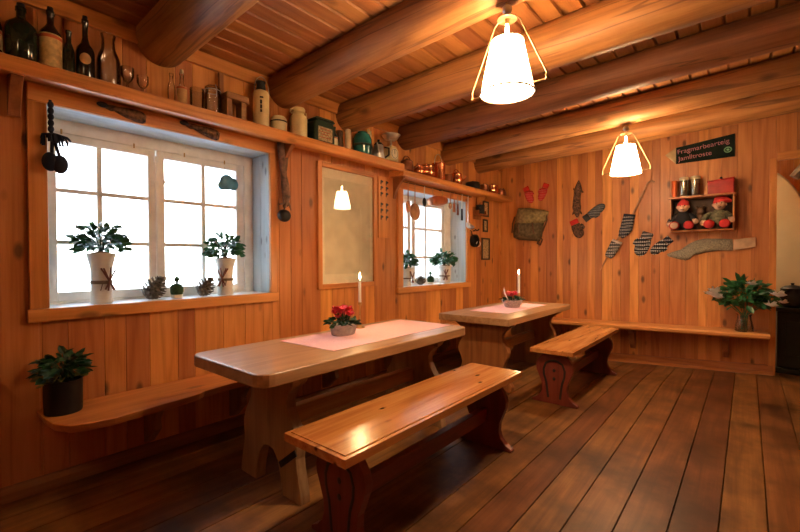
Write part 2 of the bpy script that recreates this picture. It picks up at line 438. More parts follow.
def board_y(mb, x0, x1, z0, z1, y0=YB):
    c = .0028; g = .0005
    mb.prism([(x0+g,y0+.03),(x0+g,y0+c),(x0+g+c,y0),(x1-g-c,y0),(x1-g,y0+c),(x1-g,y0+.03)], 2, z0, z1)
DX0, DX1, DZ = 3.11, 4.3, 2.26
wb = MB(); x = 0
while x < XR:
    w = rnd.choice((.085,.1,.12,.14,.16)); 
    if x < DX0 < x+w or 0 < DX0-(x+w) < .06: w = DX0 - x
    if x < DX1 < x+w or 0 < DX1-(x+w) < .06: w = DX1 - x
    w = min(w, XR-x); wb.tone = rnd.random()
    if DX0-.001 < x < DX1-.001: board_y(wb, x, x+w, DZ, 2.9)
    else: board_y(wb, x, x+w, -.12, 2.9)
    x += w
wb.tone = .4
wb.box(-.02, YB+.031, -.12, DX0, YB+.13, 2.9); wb.box(DX1, YB+.031, -.12, XR, YB+.13, 2.9); wb.box(DX0, YB+.031, DZ, DX1, YB+.13, 2.9)
struct(build(wb, 'wall_back', M['wallV']))
# door opening lining: jamb board, header beam
t = MB(); t.tone = .75; t.box(3.06, YB-.022, -.01, 3.118, YB-.0005, 2.27)
struct(build(t, 'trim_1', M['pineZ'], bevel=.003))
t = MB(); t.tone = .7; t.box(3.119, YB-.02, 2.245, 4.36, YB-.0005, 2.33)
struct(build(t, 'trim_2', M['pineX'], bevel=.003))
# walls behind the camera, closing the room
m_ = MB(); m_.tone = .5; yy = YF
while yy < 8.6:
    m_.tone = rnd.random(); m_.box(XR, yy+.002, -.12, XR+.08, min(yy+.15, 8.6), 2.95); yy += .15
struct(build(m_, 'wall_right', M['wallV']))
m_ = MB(); xx = -.36
while xx < XR:
    m_.tone = rnd.random(); m_.box(xx+.002, YF-.08, -.12, min(xx+.15, XR+.08), YF, 2.95); xx += .15
struct(build(m_, 'wall_front', M['wallV']))
# room beyond the opening
m_ = MB(); xx = 1.6
while xx < XR+.05:
    m_.tone = rnd.random(); m_.box(xx+.002, 8.4, -.12, xx+.15, 8.48, 2.95); xx += .15
m_.box(1.52, YB+.131, -.12, 1.6, 8.48, 2.95)
struct(build(m_, 'wall_far', M['wallV']))

# ceiling boards run away from the camera above the logs
def zc(x): return 2.655 + .03*max(-.3, x)
cl = MB(); x = -.36
while x < XR+.1:
    w = .125; cl.tone = rnd.random(); g = .004; c = .007
    y0, y1 = YF-.08, 8.5
    pr = [(x+g, .012), (x+g+c, 0), (x+w-g-c, 0), (x+w-g, .012)]
    v = [(px, yv, zc(px)+pz) for yv in (y0, y1) for px, pz in pr]
    cl.add(v, [(0,4,5,1),(1,5,6,2),(2,6,7,3)])
    cl.add([(x,y0,zc(x)+.03),(x+w,y0,zc(x+w)+.03),(x+w,y1,zc(x+w)+.03),(x,y1,zc(x)+.03)], [(0,1,2,3)])
    x += w
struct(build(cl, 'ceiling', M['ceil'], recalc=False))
t = MB(); t.tone = .6; t.box(.0005, YF, 2.555, .024, YB-.001, 2.65)
struct(build(t, 'trim_3', M['pineY'], bevel=.003))

# log beams
BE = [(1.06, 2.465, 2.58, .150), (1.98, 2.455, 2.575, .148), (2.68, 2.42, 2.47, .140), (3.525, 2.425, 2.535, .142), (4.37, 2.405, 2.54, .140), (5.16, 2.43, 2.54, .125)]
BL = ['dark round log beam nearest the camera, above the tall green bottles', 'thick cracked log beam that the nearer lamp hangs from',
      'round log beam crossing just behind the nearer lamp', 'round log beam midway between the two hanging lamps',
      'round log beam that the farther lamp hangs from', 'slimmer log beam closest to the back wall']
for (yb, zl, zr, r), lab in zip(BE, BL):
    mb = MB(); n = 42; seg = 26; x0, x1 = .001, XR-.002; sd = yb*7.3
    rings = []
    for k in range(n+1):
        X = x0 + (x1-x0)*k/n; zb = zl + (zr-zl)*X/3.1
        rr = r*(1 + .035*mnoise.noise(Vector((X*1.1, sd, 0))) - .02*X/5)
        cy = yb + .012*mnoise.noise(Vector((X*.7, sd, 5))); ring = []
        for i in range(seg):
            a = 2*pi*i/seg; q = rr*(1 + .03*mnoise.noise(Vector((X*.9, cos(a)*1.3+sd, sin(a)*1.3))))
            z = zb + rr + q*sin(a)
            z = min(z, zc(X) - .0015)
            mb.v.append((X, cy + q*cos(a), z)); ring.append(len(mb.v)-1)
        rings.append(ring)
    mb.tone = rnd.random()
    for A, B in zip(rings, rings[1:]):
        for i in range(seg): mb.face((A[i], A[(i+1)%seg], B[(i+1)%seg], B[i]))
    mb.face(rings[0][::-1]); mb.face(rings[-1])
    tag(build(mb, 'log_beam', M['log'], smooth=True, loc=(0, yb, zl+r)), lab, 'beam', 'log beams under the ceiling')

# baseboards
t = MB(); t.tone = .35; t.prism([(.0005,-.095),(.032,-.095),(.032,.045),(.02,.07),(.0005,.075)], 1, YF, YB-.001)
# follow the sinking floor
struct(build(t, 'baseboard_left', M['oldwood'], bevel=.003))
t = MB(); t.tone = .3
pr = [(YB-.0005,-.002),(YB-.045,-.002),(YB-.045,.035),(YB-.03,.04),(YB-.025,.095),(YB-.0005,.1)]
xs_ = [.034, 1.5, 3.1]; v = [(X, py, zf(X, 5.8)+pz+.001) for X in xs_ for py, pz in pr]; n = len(pr)
t.add(v, [(k*n+i, k*n+(i+1)%n, (k+1)*n+(i+1)%n, (k+1)*n+i) for k in range(2) for i in range(n)] + [tuple(range(n)), tuple(range(2*n, 3*n))])
struct(build(t, 'baseboard_back', M['pineX']))

# ------------------------------------------------------------------ windows
def window(name, W, outer, inner, casements, jamb, zg, rows, lintel):
    w = bpy.data.objects.new(name, None); C.objects.link(w); w['kind'] = 'structure'; w.location = (0, W[0], W[2]); ORI[w.name] = Vector(w.location)
    oy0, oy1, oz0, oz1 = outer; y0, y1, z0, z1 = inner
    m = MB()
    m.tone = .7; m.box(.0008, oy0, z0+.002, .026, y0, z1); m.tone = .55; m.box(.0008, y1, z0+.002, .026, oy1, z1)
    build(m, 'side_casing', M['pineZ'], w, bevel=.003)
    m = MB(); m.tone = .6; m.box(.0008, oy0, z1+.001, .028, oy1, oz1); m.tone = .8; m.box(.0008, oy0-.01, oz0, .034, oy1+.01, z0)
    build(m, 'head_and_apron_casing', M['pineY'], w, bevel=.004)
    d = -.235
    # whitewashed reveal
    m = MB(); m.tone = .3; m.box(d, W[0]+.001, z0, -.0005, y0-.001, z1); m.tone = .7
    m.box(d, y1+.001, z0, -.12, W[1]-.001, z1); m.tone = .4; m.box(-.118, y1+.001, z0, -.0005, W[1]-.001, z1)
    build(m, 'reveal_side', M['reveal'], w, bevel=.002)
    m = MB(); m.tone = .5; m.box(d, W[0]+.001, z1+.001, -.0005, W[1]-.001, W[3]-.001)
    build(m, 'reveal_head', M['revealY'], w, bevel=.002)
    m = MB(); m.box(d-.06, W[0]+.001, W[2]+.001, .001, W[1]-.001, z0-.001)
    build(m, 'sill_board', M['sill'], w, bevel=.003)
    # fixed frame
    m = MB()
    m.box(d-.06, W[0]+.001, z0, d-.001, jamb[0], W[3]-.001); m.box(d-.06, jamb[1], z0, d-.001, W[1]-.001, W[3]-.001)
    m.box(d-.06, jamb[0], lintel, d-.001, jamb[1], W[3]-.001); m.box(d-.06, jamb[0], z0, d-.001, jamb[1], zg[0]-.055)
    build(m, 'window_frame', M['white'], w, bevel=.002)
    for (a, b, mun, sl, sr) in casements:
        m = MB(); xa, xb = d-.05, d-.008
        m.box(xa, a-sl, zg[0]-.054, xb, a, lintel-.001); m.box(xa, b, zg[0]-.054, xb, b+sr, lintel-.001)
        m.box(xa, a, zg[0]-.054, xb, b, zg[0]); m.box(xa, a, zg[1], xb, b, lintel-.001)
        s = build(m, 'sash', M['white'], w, bevel=.003)
        m = MB(); m.box(d-.042, mun-.0135, zg[0], d-.014, mun+.0135, zg[1])
        for r in rows: m.box(d-.04, a, r-.0125, d-.016, mun-.0137, r+.0125); m.box(d-.04, mun+.0137, r-.0125, d-.016, b, r+.0125)
        build(m, 'muntin', M['white'], s, bevel=.002)
        m = MB(); m.box(d-.029, a, zg[0], d-.027, b, zg[1]); build(m, 'pane', M['glass'], s)
    return w
w1 = window('window_1', W1, (.41,1.89,.90,2.155), (.49,1.835,.968,2.06), [(.575,1.065,.79,.05,.045),(1.168,1.70,1.442,.05,.06)], (.522,1.765), (1.035,1.935), (1.335,1.645), 1.985)
w2 = window('window_2', W2, (3.385,4.885,.86,2.075), (3.47,4.80,.925,1.99), [(3.52,3.88,3.70,.045,.05),(4.02,4.60,4.25,.06,.06)], (3.47,4.665), (.99,1.90), (1.255,1.61), 1.94)
# window hardware
m = MB(); m.tube([(-.236,1.112,1.06),(-.236,1.112,1.93)], .006, 8)
for z in (1.07,1.75,1.92): m.box(-.243,1.10,z-.02,-.228,1.124,z+.02)
build(m, 'espagnolette', M['sill'], w1)
m = MB()
for yy_, z in ((.60,1.99),(.98,1.985),(1.30,1.985),(1.60,1.985),(1.165,1.10),(1.165,1.77)): m.tube([(-.234,yy_,z-.014),(-.234,yy_,z+.014)], .005, 8)
build(m, 'hinge', M['brass'], w1)
m = MB(); m.tube([(-.236,3.95,1.0),(-.236,3.95,1.9)], .006, 8); build(m, 'espagnolette', M['sill'], w2)

# outside: snowy ground
m = MB(); m.box(-30, -25, -1.1, -.8, 40, -1.0)
struct(build(m, 'ground_outside', M['snow']))

# ------------------------------------------------------------------ shelves
def shelf_board(name, label, y0, y1, z0, z1, xf, zb_):
    t = thing(name, label, 'shelf', (.1, (y0+y1)/2, z1), 'pine wall shelves')
    m = MB(); m.tone = rnd.random(); m.prism([(.0005,zb_),(.03,zb_),(xf-.03,z0),(xf-.008,z0),(xf,z0+.01),(xf,z1-.008),(xf-.008,z1),(.0005,z1)], 1, y0, y1)
    build(m, 'shelf_board', M['pineY'], t, bevel=.002)
    return t
shA = shelf_board('wall_shelf', 'long pine shelf above the large window, carrying bottles and enamel jars', -.5, 3.262, 2.125, 2.20, .215, 2.158)
shB = shelf_board('wall_shelf', 'narrower pine shelf above the small window, carrying copper pots', 3.264, YB-.03, 2.088, 2.15, .2, 2.09)
def bracket(parent, y, zt, d, h, w=.035):
    m = MB(); m.tone = rnd.random()
    pts = [(.027,zt),(.027+d,zt),(.027+d,zt-.03)] + [(.027+d*(1-k/6)**1.7*.9+.01, zt-.03-(h-.03)*k/6) for k in range(1,7)] + [(.027,zt-h)]
    m.prism(pts, 1, y-w/2, y+w/2)
    build(m, 'bracket', M['braceZ'], parent, bevel=.003)
bracket(shA, .36, 2.157, .13, .2, .05); bracket(shA, 1.955, 2.157, .14, .22); bracket(shB, 3.315, 2.087, .14, .22); bracket(shB, 5.08, 2.087, .13, .14)

# things on the long shelf ------------------------------------------------
SZ = 2.2005; SX = .1
def bottle(name, label, y, r, h, mat, neck=.3, nr=.35, x=SX, z=SZ, lab=None, labmat=None, grp='old bottles on the long shelf', cat='bottle', cap=None, seg=24):
    t = thing(name, label, cat, (x, y, z), grp)
    hb = h*(1-neck)
    prof = [(0,0),(r*.9,0),(r,.008),(r,hb*.82),(r*.93,hb*.92),(r*nr*1.5,hb*1.06),(r*nr,hb+h*neck*.3),(r*nr,h*.93),(r*nr*1.2,h*.94),(r*nr*1.2,h),(0,h)]
    m = MB(); m.lathe(prof, (x,y,z), seg); build(m, 'glass_body', mat, t, smooth=True)
    if lab:
        m = MB(); a, b = lab; m.lathe([(r*1.004,hb*a),(r*1.012,hb*a),(r*1.012,hb*b),(r*1.004,hb*b)], (x,y,z), seg); build(m, 'paper_label', labmat, t, smooth=True)
        m = MB(); m.lathe([(r*1.013,hb*(b-.1)),(r*1.02,hb*(b-.1)),(r*1.02,hb*(b-.03)),(r*1.013,hb*(b-.03))], (x,y,z), seg); build(m, 'label_stripe', M['labelred'], t, smooth=True)
    if cap:
        m = MB(); m.lathe([(0,h-.002),(r*nr*.95,h-.002),(r*nr*.85,h+.02),(0,h+.022)], (x,y,z), 12); build(m, 'stopper', cap, t, smooth=True)
    return t
bottle('glass_bottle', 'bottle cut off by the left edge of the photo on the long shelf, orange label', .262, .052, .27, M['brownbottle'], lab=(.2,.7), labmat=M['label'], cap=M['iron'])
bottle('glass_bottle', 'broad dark green demijohn bottle, no label, on long shelf', .383, .062, .285, M['darkglass'], neck=.26, nr=.3, cap=M['iron'])
bottle('glass_bottle', 'tall dark bottle with large cream and red paper label on long shelf', .497, .047, .32, M['brownbottle'], neck=.3, nr=.32, lab=(.05,.85), labmat=M['label'], cap=M['iron'])
bottle('glass_bottle', 'shortest dark bottle, squeezed between the labelled bottle and the beer bottle', .572, .026, .25, M['darkglass'], neck=.35, nr=.45)
t = bottle('glass_bottle', 'slender brown beer bottle with a round tan label on long shelf', .645, .042, .34, M['brownbottle'], neck=.42, nr=.32, cap=M['iron'])
m = MB(); cang = math.atan2(-.65, 2.75)
for q in (1,):
    P = [(SX+.0432*cos(cang), .645+.0432*sin(cang), SZ+.115)]; fs = []
    for k in range(1,5):
        for i in range(20):
            a = 2*pi*i/20; th = cang + .62*k/4*cos(a); P.append((SX+.0432*cos(th), .645+.0432*sin(th), SZ+.115+.03*k/4*sin(a)))
    for i in range(20):
        j = (i+1) % 20; fs.append((0,1+i,1+j))
        for k in range(3): fs.append((1+20*k+i,1+20*k+20+i,1+20*k+20+j,1+20*k+j))
    m.add(P, fs)
build(m, 'paper_label', M['tan'], t, smooth=True)
def glassware(name, label, y, prof, x=SX, seg=24, mat=None):
    m = MB(); m.lathe(prof, (x,y,SZ), seg)
    return tag(build(m, name, mat or M['clear'], smooth=True, loc=(x,y,SZ)), label, 'glass', 'clear glassware on the long shelf')
glassware('glass_jar', 'big clear glass carafe beside the beer bottle on long shelf', .752, [(0,0),(.052,0),(.057,.01),(.057,.15),(.05,.18),(.034,.22),(.03,.27),(.036,.30),(.034,.30),(.028,.27),(.032,.222),(.047,.18),(.054,.15),(.054,.014),(0,.01)])
goblet = [(0,0),(.03,0),(.03,.004),(.006,.012),(.005,.06),(.02,.075),(.033,.1),(.034,.15),(.032,.15),(.031,.1),(.018,.08),(0,.072)]
glassware('wine_glass', 'clear stemmed glass just right of the big carafe', .845, goblet)
glassware('wine_glass', 'clear stemmed glass under the nearest log beam', .925, [(r*.95, z*.85) for r, z in goblet])
bottle('glass_bottle', 'slim clear medicine bottle, empty, on long shelf', 1.087, .022, .2, M['clear'], neck=.35, nr=.5, grp='clear glassware on the long shelf')
bottle('glass_bottle', 'small clear bottle wrapped in a tan paper sleeve', 1.15, .03, .225, M['clear'], neck=.4, nr=.4, lab=(.1,.98), labmat=M['tan'], cap=M['creamdull'], grp='clear glassware on the long shelf')
glassware('glass_jar', 'straight-sided clear tumbler between tan bottle and preserving jar', 1.245, [(0,0),(.04,0),(.044,.15),(.042,.15),(.038,.006),(0,.006)])
t = thing('preserving_jar', 'clear preserving jar with metal clip lid beside the wooden stool', 'jar', (SX,1.35,SZ), 'clear glassware on the long shelf')
m = MB(); m.lathe([(0,0),(.05,0),(.055,.01),(.055,.14),(.045,.165),(.045,.18),(.042,.18),(.042,.16),(.051,.14),(.051,.012),(0,.012)], (SX,1.35,SZ)); build(m, 'glass_body', M['clear'], t, smooth=True)
m = MB(); m.lathe([(0,.181),(.048,.181),(.05,.19),(.04,.2),(0,.205)], (SX,1.35,SZ)); build(m, 'lid', M['clear'], t, smooth=True)
m = MB(); m.tube([(SX+.052*cos(a), 1.35+.052*sin(a), SZ+.17) for a in [2*pi*k/20 for k in range(21)]], .0025, 6); m.tube([(SX+.055,1.35,SZ+.12),(SX+.06,1.35,SZ+.17),(SX+.04,1.35,SZ+.205)], .0025, 6); build(m, 'wire_clip', M['steel'], t, smooth=True)
# small wooden stool
t = thing('wooden_stool', 'miniature rustic wooden stool with a thick rounded top on the shelf', 'stool', (SX,1.51,SZ))
m = MB(); m.tone = .3; m.prism([(SX-.05,1.425),(SX+.05,1.425),(SX+.055,1.58),(SX+.03,1.605),(SX-.03,1.605),(SX-.055,1.58)], 2, SZ+.142, SZ+.188); build(m, 'seat', M['oldwood'], t, bevel=.01)
for yy_ in (1.45,1.555):
    m = MB(); m.prism([(SX-.04,yy_-.02),(SX+.04,yy_-.02),(SX+.04,yy_+.02),(SX-.04,yy_+.02)], 2, SZ, SZ+.1419); build(m, 'leg', M['oldwood'], t, bevel=.004)
m = MB(); m.tone = .1; m.box(.03,1.42,SZ+.0,.05,1.455,SZ+.34); tag(build(m, 'wooden_plank', M['braceZ'], bevel=.003, loc=(.04,1.437,SZ)), 'dark upright wooden plank leaning behind the miniature stool', 'plank')
# enamel flask
t = thing('milk_flask', 'tall cream enamel flask with metal stopper and wire handle', 'flask', (SX,1.715,SZ))
c = (SX,1.715,SZ); m = MB(); m.lathe([(0,0),(.056,0),(.058,.006),(.058,.255),(.05,.275),(.035,.285),(0,.287)], c, 28); build(m, 'body', M['cream'], t, smooth=True)
m = MB(); m.lathe([(.034,.285),(.036,.30),(.03,.335),(.034,.34),(.034,.35),(0,.352)], c, 20); build(m, 'stopper', M['iron'], t, smooth=True)
m = MB(); m.tube([(SX+.01,1.715-.058,SZ+.27)] + [(SX+.012, 1.715-.06*cos(a), SZ+.28+.105*sin(a)) for a in [pi*k/10 for k in range(11)]] + [(SX+.01,1.715+.058,SZ+.27)], .003, 6); build(m, 'wire_handle', M['steel'], t, smooth=True)
m = MB()
for k, (zz, hh) in enumerate(((.225,.012),(.2,.03),(.165,.03),(.13,.02))):
    th = cang - .25
    for dd in (-.12,.0,.12)[:(3 if k == 0 else 2)]:
        a = th + dd; m.box(0,0,0,.001,.001,.001) if False else None
        p = Vector((SX+.0585*cos(a), 1.715+.0585*sin(a), SZ+zz)); tq = Vector((-sin(a),cos(a),0)); nn = Vector((cos(a),sin(a),0))
        s_ = .0035 if k else .006
        m.add([p-tq*s_, p+tq*s_, p+tq*s_+Vector((0,0,-hh)), p-tq*s_+Vector((0,0,-hh)), p-tq*s_+nn*.001, p+tq*s_+nn*.001, p+tq*s_+nn*.001+Vector((0,0,-hh)), p-tq*s_+nn*.001+Vector((0,0,-hh))],
              [(0,1,2,3),(4,5,6,7),(0,1,5,4),(1,2,6,5),(2,3,7,6),(3,0,4,7)])
build(m, 'painted_mark', M['darkpaint'], t)
# lidded crock
t = thing('lidded_crock', 'squat cream crock with domed lid and dark band', 'crock', (SX,1.868,SZ)); c = (SX,1.868,SZ)
m = MB(); m.lathe([(0,0),(.055,0),(.06,.01),(.062,.085),(0,.085)], c, 28); build(m, 'body', M['creamdull'], t, smooth=True)
m = MB(); m.lathe([(.061,.0852),(.064,.087),(.064,.094),(.061,.096)], c, 28); build(m, 'dark_band', M['iron'], t, smooth=True)
m = MB(); m.lathe([(.0605,.096),(.058,.115),(.045,.132),(.02,.14),(0,.141)], c, 28); build(m, 'lid', M['creamdull'], t, smooth=True)
# milk can
t = thing('milk_can', 'cream enamel milk can with a narrow neck and collar', 'can', (SX,2.052,SZ)); c = (SX,2.052,SZ)
m = MB(); m.lathe([(0,0),(.066,0),(.07,.008),(.07,.16),(.062,.18),(.045,.195),(.043,.21),(0,.21)], c, 28); build(m, 'body', M['cream'], t, smooth=True)
m = MB(); m.lathe([(.043,.2102),(.052,.213),(.054,.235),(.048,.247),(0,.25)], c, 28); build(m, 'lid', M['cream'], t, smooth=True)
m = MB(); m.tube([(SX,2.052-.055,SZ+.19),(SX,2.052-.08,SZ+.2),(SX,2.052-.075,SZ+.225),(SX,2.052-.052,SZ+.232)], .005, 8); build(m, 'side_handle', M['cream'], t, smooth=True); m = MB(); m.tube([(SX,2.052+.055,SZ+.19),(SX,2.052+.08,SZ+.2),(SX,2.052+.075,SZ+.225),(SX,2.052+.052,SZ+.232)], .005, 8); build(m, 'side_handle', M['cream'], t, smooth=True)
# green tin
t = thing('tin_box', 'dark green rounded tin with a tan picture label', 'tin', (SX,2.27,SZ))
m = MB(); m.prism([(2.165,0+SZ),(2.38,0+SZ),(2.38,SZ+.165),(2.355,SZ+.19),(2.19,SZ+.19),(2.165,SZ+.165)], 0, .03, .165); build(m, 'box', M['greentin'], t, bevel=.012, seg=3)
m = MB(); m.prism([(2.16,SZ+.1905),(2.385,SZ+.1905),(2.36,SZ+.212),(2.185,SZ+.212)], 0, .025, .17); build(m, 'lid', M['greentin'], t, bevel=.006)
m = MB(); m.box(.1655,2.2,SZ+.02,.167,2.35,SZ+.135); build(m, 'picture_label', M['tinlabel'], t)
m = MB()
for z, a, b in ((.115,2.22,2.32),(.09,2.21,2.33),(.07,2.23,2.31),(.045,2.22,2.33)): m.box(.1671,a,SZ+z,.1676,b,SZ+z+.006)
build(m, 'label_line', M['labelred'], t)
bottle('glass_bottle', 'tiny green bottle with a pale label beside the green tin', 2.43, .03, .19, M['greentin'], neck=.35, nr=.4, lab=(.1,.8), labmat=M['creamdull'], grp='small things on the long shelf')
m = MB(); m.lathe([(0,0),(.034,0),(.034,.17),(.03,.178),(0,.178)], (SX-.02,2.505,SZ), 20); tag(build(m, 'grey_canister', M['dullmetal'], smooth=True, loc=(SX-.02,2.505,SZ)), 'plain dark grey canister left of the pale candle on long shelf', 'canister')
m = MB(); m.lathe([(0,0),(.027,0),(.027,.19),(.02,.195),(0,.195)], (SX+.03,2.565,SZ), 20); tag(build(m, 'pillar_candle', M['creamdull'], smooth=True, loc=(SX+.03,2.565,SZ)), 'thick pale unlit candle standing near the shelf edge', 'candle')
# teal jar
t = thing('teal_jar', 'round teal glass jar with a darker base band', 'jar', (SX,2.775,SZ)); c = (SX,2.775,SZ)
m = MB(); m.lathe([(0,0),(.075,0),(.082,.02),(.084,.08),(.09,.1),(.088,.16),(.07,.2),(.045,.215),(.045,.225),(0,.225)], c, 28); build(m, 'body', M['tealglass'], t, smooth=True)
m = MB(); m.lathe([(.084,.085),(.093,.09),(.093,.105),(.089,.108)], c, 28); build(m, 'band', M['greentin'], t, smooth=True)
t = thing('pale_sticks', 'upright bundle of pale rolled sticks in a holder behind the teal jar', 'sticks', (.06,2.905,SZ))
m = MB(); m.lathe([(0,0),(.035,0),(.04,.12),(.036,.12),(.033,.006),(0,.006)], (.06,2.905,SZ), 20); build(m, 'holder', M['dullmetal'], t, smooth=True)
for k in range(5):
    m = MB(); a = 2*pi*k/5; p = (.06+.018*cos(a), 2.905+.018*sin(a)); m.lathe([(0,.008),(.009,.008),(.009,.26+.02*(k%3)),(0,.26+.02*(k%3))], (*p,SZ), 10); build(m, 'stick', M['creamdull'], t, smooth=True)
# coffee pot
t = thing('coffee_pot', 'silver coffee pot with black handle between teal jar and scale', 'pot', (SX,3.0,SZ)); c = (SX,3.0,SZ)
m = MB(); m.lathe([(0,0),(.06,0),(.065,.01),(.05,.12),(.044,.15),(0,.15)], c, 28); build(m, 'body', M['steel'], t, smooth=True)
m = MB(); m.lathe([(.044,.1505),(.046,.156),(.03,.175),(.01,.185),(.014,.205),(0,.21)], c, 24); build(m, 'lid', M['iron'], t, smooth=True)
m = MB(); m.tube([(SX+.045,3.035,SZ+.13),(SX+.07,3.075,SZ+.125),(SX+.07,3.075,SZ+.06),(SX+.05,3.04,SZ+.03)], .009, 8); build(m, 'handle', M['iron'], t, smooth=True)
m = MB(); m.tube([(SX+.03,2.965,SZ+.07),(SX+.05,2.935,SZ+.11),(SX+.055,2.92,SZ+.15)], [.016,.011,.008], 10); build(m, 'spout', M['steel'], t, smooth=True)
# kitchen scale (on the second shelf joint)
t = thing('kitchen_scale', 'cream kitchen scale with a round dial and shallow metal pan', 'scale', (SX,3.165,SZ))
m = MB(); m.prism([(3.1,SZ),(3.235,SZ),(3.235,SZ+.13),(3.2,SZ+.17),(3.135,SZ+.17),(3.1,SZ+.13)], 0, .07, .16); build(m, 'housing', M['cream'], t, bevel=.008)
m = MB(); m.lathe([(0,0),(.052,0),(.055,.004),(0,.005)], (.1605,3.168,SZ+.09), 28, axis=(1,0,0)); build(m, 'dial', M['wax'], t, smooth=True)
m = MB(); m.box(.1658,3.165,SZ+.085,.167,3.171,SZ+.135); m.tube([(.166,3.168+.045*cos(a),SZ+.09+.045*sin(a)) for a in [2*pi*k/24 for k in range(25)]], .0018, 5); build(m, 'pointer_and_scale_ring', M['iron'], t)
m = MB(); m.tube([(.115,3.168,SZ+.1705),(.115,3.168,SZ+.235)], .012, 10); m.tube([(.115,3.12,SZ+.235),(.115,3.22,SZ+.235)], .006, 8); build(m, 'pillar', M['steel'], t)
m = MB(); m.lathe([(0,.242),(.06,.245),(.095,.285),(.098,.285),(.062,.241),(0,.238)], (.115,3.168,SZ), 28); build(m, 'pan', M['steel'], t, smooth=True)

# copper on the second shelf ------------------------------------------------
SB = 2.1505
def copper_pot(name, label, y, r, h, mat, lid=True, handle=None, x=.1):
    t = thing(name, label, 'pot', (x,y,SB), 'copper pots on the second shelf'); c = (x,y,SB)
    m = MB(); m.lathe([(0,0),(r*.8,0),(r,h*.12),(r*1.02,h*.45),(r*.9,h*.7),(r*.93,h*.74),(r*.93,h*.78),(r*.86,h*.78),(r*.86,h*.7),(0,h*.6)], c, 26); build(m, 'body', mat, t, smooth=True)
    if lid:
        m = MB(); m.lathe([(r*.9,h*.782),(r*.8,h*.86),(r*.35,h*.93),(r*.1,h*.95),(r*.14,h),(0,h*1.02)], c, 26); build(m, 'lid', mat, t, smooth=True)
    if handle == 'bail':
        m = MB(); m.tube([(x, y-r*cos(a)*.98, SB+h*.7+r*1.25*sin(a)) for a in [pi*k/12 for k in range(13)]], .005, 6); build(m, 'bail_handle', M['brass'], t, smooth=True)
    if handle == 'spout':
        m = MB(); m.tube([(x+r*.5,y+r*.6,SB+h*.3),(x+r*.9,y+r*1.2,SB+h*.5),(x+r*.95,y+r*1.35,SB+h*.72)], [r*.2,r*.13,r*.1], 10); build(m, 'spout', mat, t, smooth=True)
        m = MB(); m.tube([(x, y-r*cos(a)*.9, SB+h*.75+r*.9*sin(a)) for a in [pi*k/12 for k in range(13)]], .006, 6); build(m, 'handle', mat, t, smooth=True)
    if handle == 'long':
        m = MB(); m.tube([(x+r*.6,y-r*.6,SB+h*.7),(x+r*1.3,y-r*1.3,SB+h*.8)], .007, 8); build(m, 'handle', mat, t, smooth=True)
    return t
copper_pot('copper_kettle', 'dark tarnished copper kettle with spout, next to the kitchen scale', 3.44, .072, .15, M['copperdark'], handle='spout')
copper_pot('copper_pot', 'squat bright copper pot second from the kitchen scale', 3.61, .055, .12, M['copper'], lid=False, x=.13)
copper_pot('copper_pot', 'lidded copper casserole left of the tall copper can', 3.79, .095, .16, M['copper'])
t = thing('copper_can', 'tallest upright copper can on the second shelf', 'can', (.1,4.03,SB), 'copper pots on the second shelf'); c = (.1,4.03,SB)
m = MB(); m.lathe([(0,0),(.075,0),(.08,.008),(.076,.19),(.082,.2),(.078,.2),(.07,.19),(.07,.02),(0,.02)], c, 26); build(m, 'body', M['copper'], t, smooth=True)
m = MB(); m.tube([(.1,4.105,SB+.17),(.1,4.15,SB+.16),(.1,4.15,SB+.07),(.1,4.105,SB+.05)], .008, 8); build(m, 'handle', M['copper'], t, smooth=True)
m = MB(); m.tube([(.1,4.03-.078*cos(a),SB+.19+.12*sin(a)) for a in [pi*k/12 for k in range(13)]], .004, 6); build(m, 'bail_handle', M['steel'], t, smooth=True)
copper_pot('copper_pot', 'little copper cup right of the tall copper can', 4.23, .055, .13, M['copperdark'], lid=False)
copper_pot('copper_kettle', 'shiny copper kettle with spout under the fifth log beam', 4.42, .075, .17, M['copper'], handle='spout')
copper_pot('iron_pot', 'low blackened pot near the right shelf bracket', 4.82, .1, .11, M['iron'])
copper_pot('copper_pot', 'small dull copper pot, third from the shelf end', 5.12, .07, .12, M['copperdark'])
copper_pot('copper_pot', 'gleaming copper pot with lid, second from the shelf end', 5.36, .09, .15, M['copper'])
copper_pot('copper_pot', 'dark little pan at the very end of the copper shelf', 5.63, .075, .12, M['copperdark'], handle='long')

# ------------------------------------------------------------------ hanging things on the left wall
t = thing('yarn_tassel', 'blue black yarn tassel ball hanging at the left of the large window', 'tassel', (.05,.5,2.05))
m = MB(); m.tube([(.052,.5,2.075),(.052,.502,1.98),(.056,.503,1.9)], .007, 8)
for k in range(5): m.ball((.054,.501,2.05-.032*k), (.014,.014,.02), 10, 6)
build(m, 'cord', M['bluecloth'], t, smooth=True)
m = MB(); r_ = random.Random(5)
for k in range(40):
    a = r_.uniform(0,2*pi); rr = r_.uniform(.01,.05); m.tube([(.06,.51,1.9),(.06+rr*cos(a)*.6+.01,.515+rr*sin(a)*1.1,1.885),(.06+rr*1.2*cos(a)*.6+.012,.52+rr*sin(a)*1.3,1.845+r_.uniform(-.02,.04))], .005, 5)
build(m, 'fringe', M['bluecloth'], t, smooth=True)
m = MB(); m.ball((.075,.493,1.745), (.034,.036,.05), 14, 10); m.ball((.085,.532,1.735), (.032,.035,.05), 14, 10); m.tube([(.06,.505,1.86),(.07,.5,1.77)], .009, 6); m.tube([(.06,.515,1.86),(.078,.535,1.76)], .009, 6)
build(m, 'pompom', M['bluecloth'], t, smooth=True)
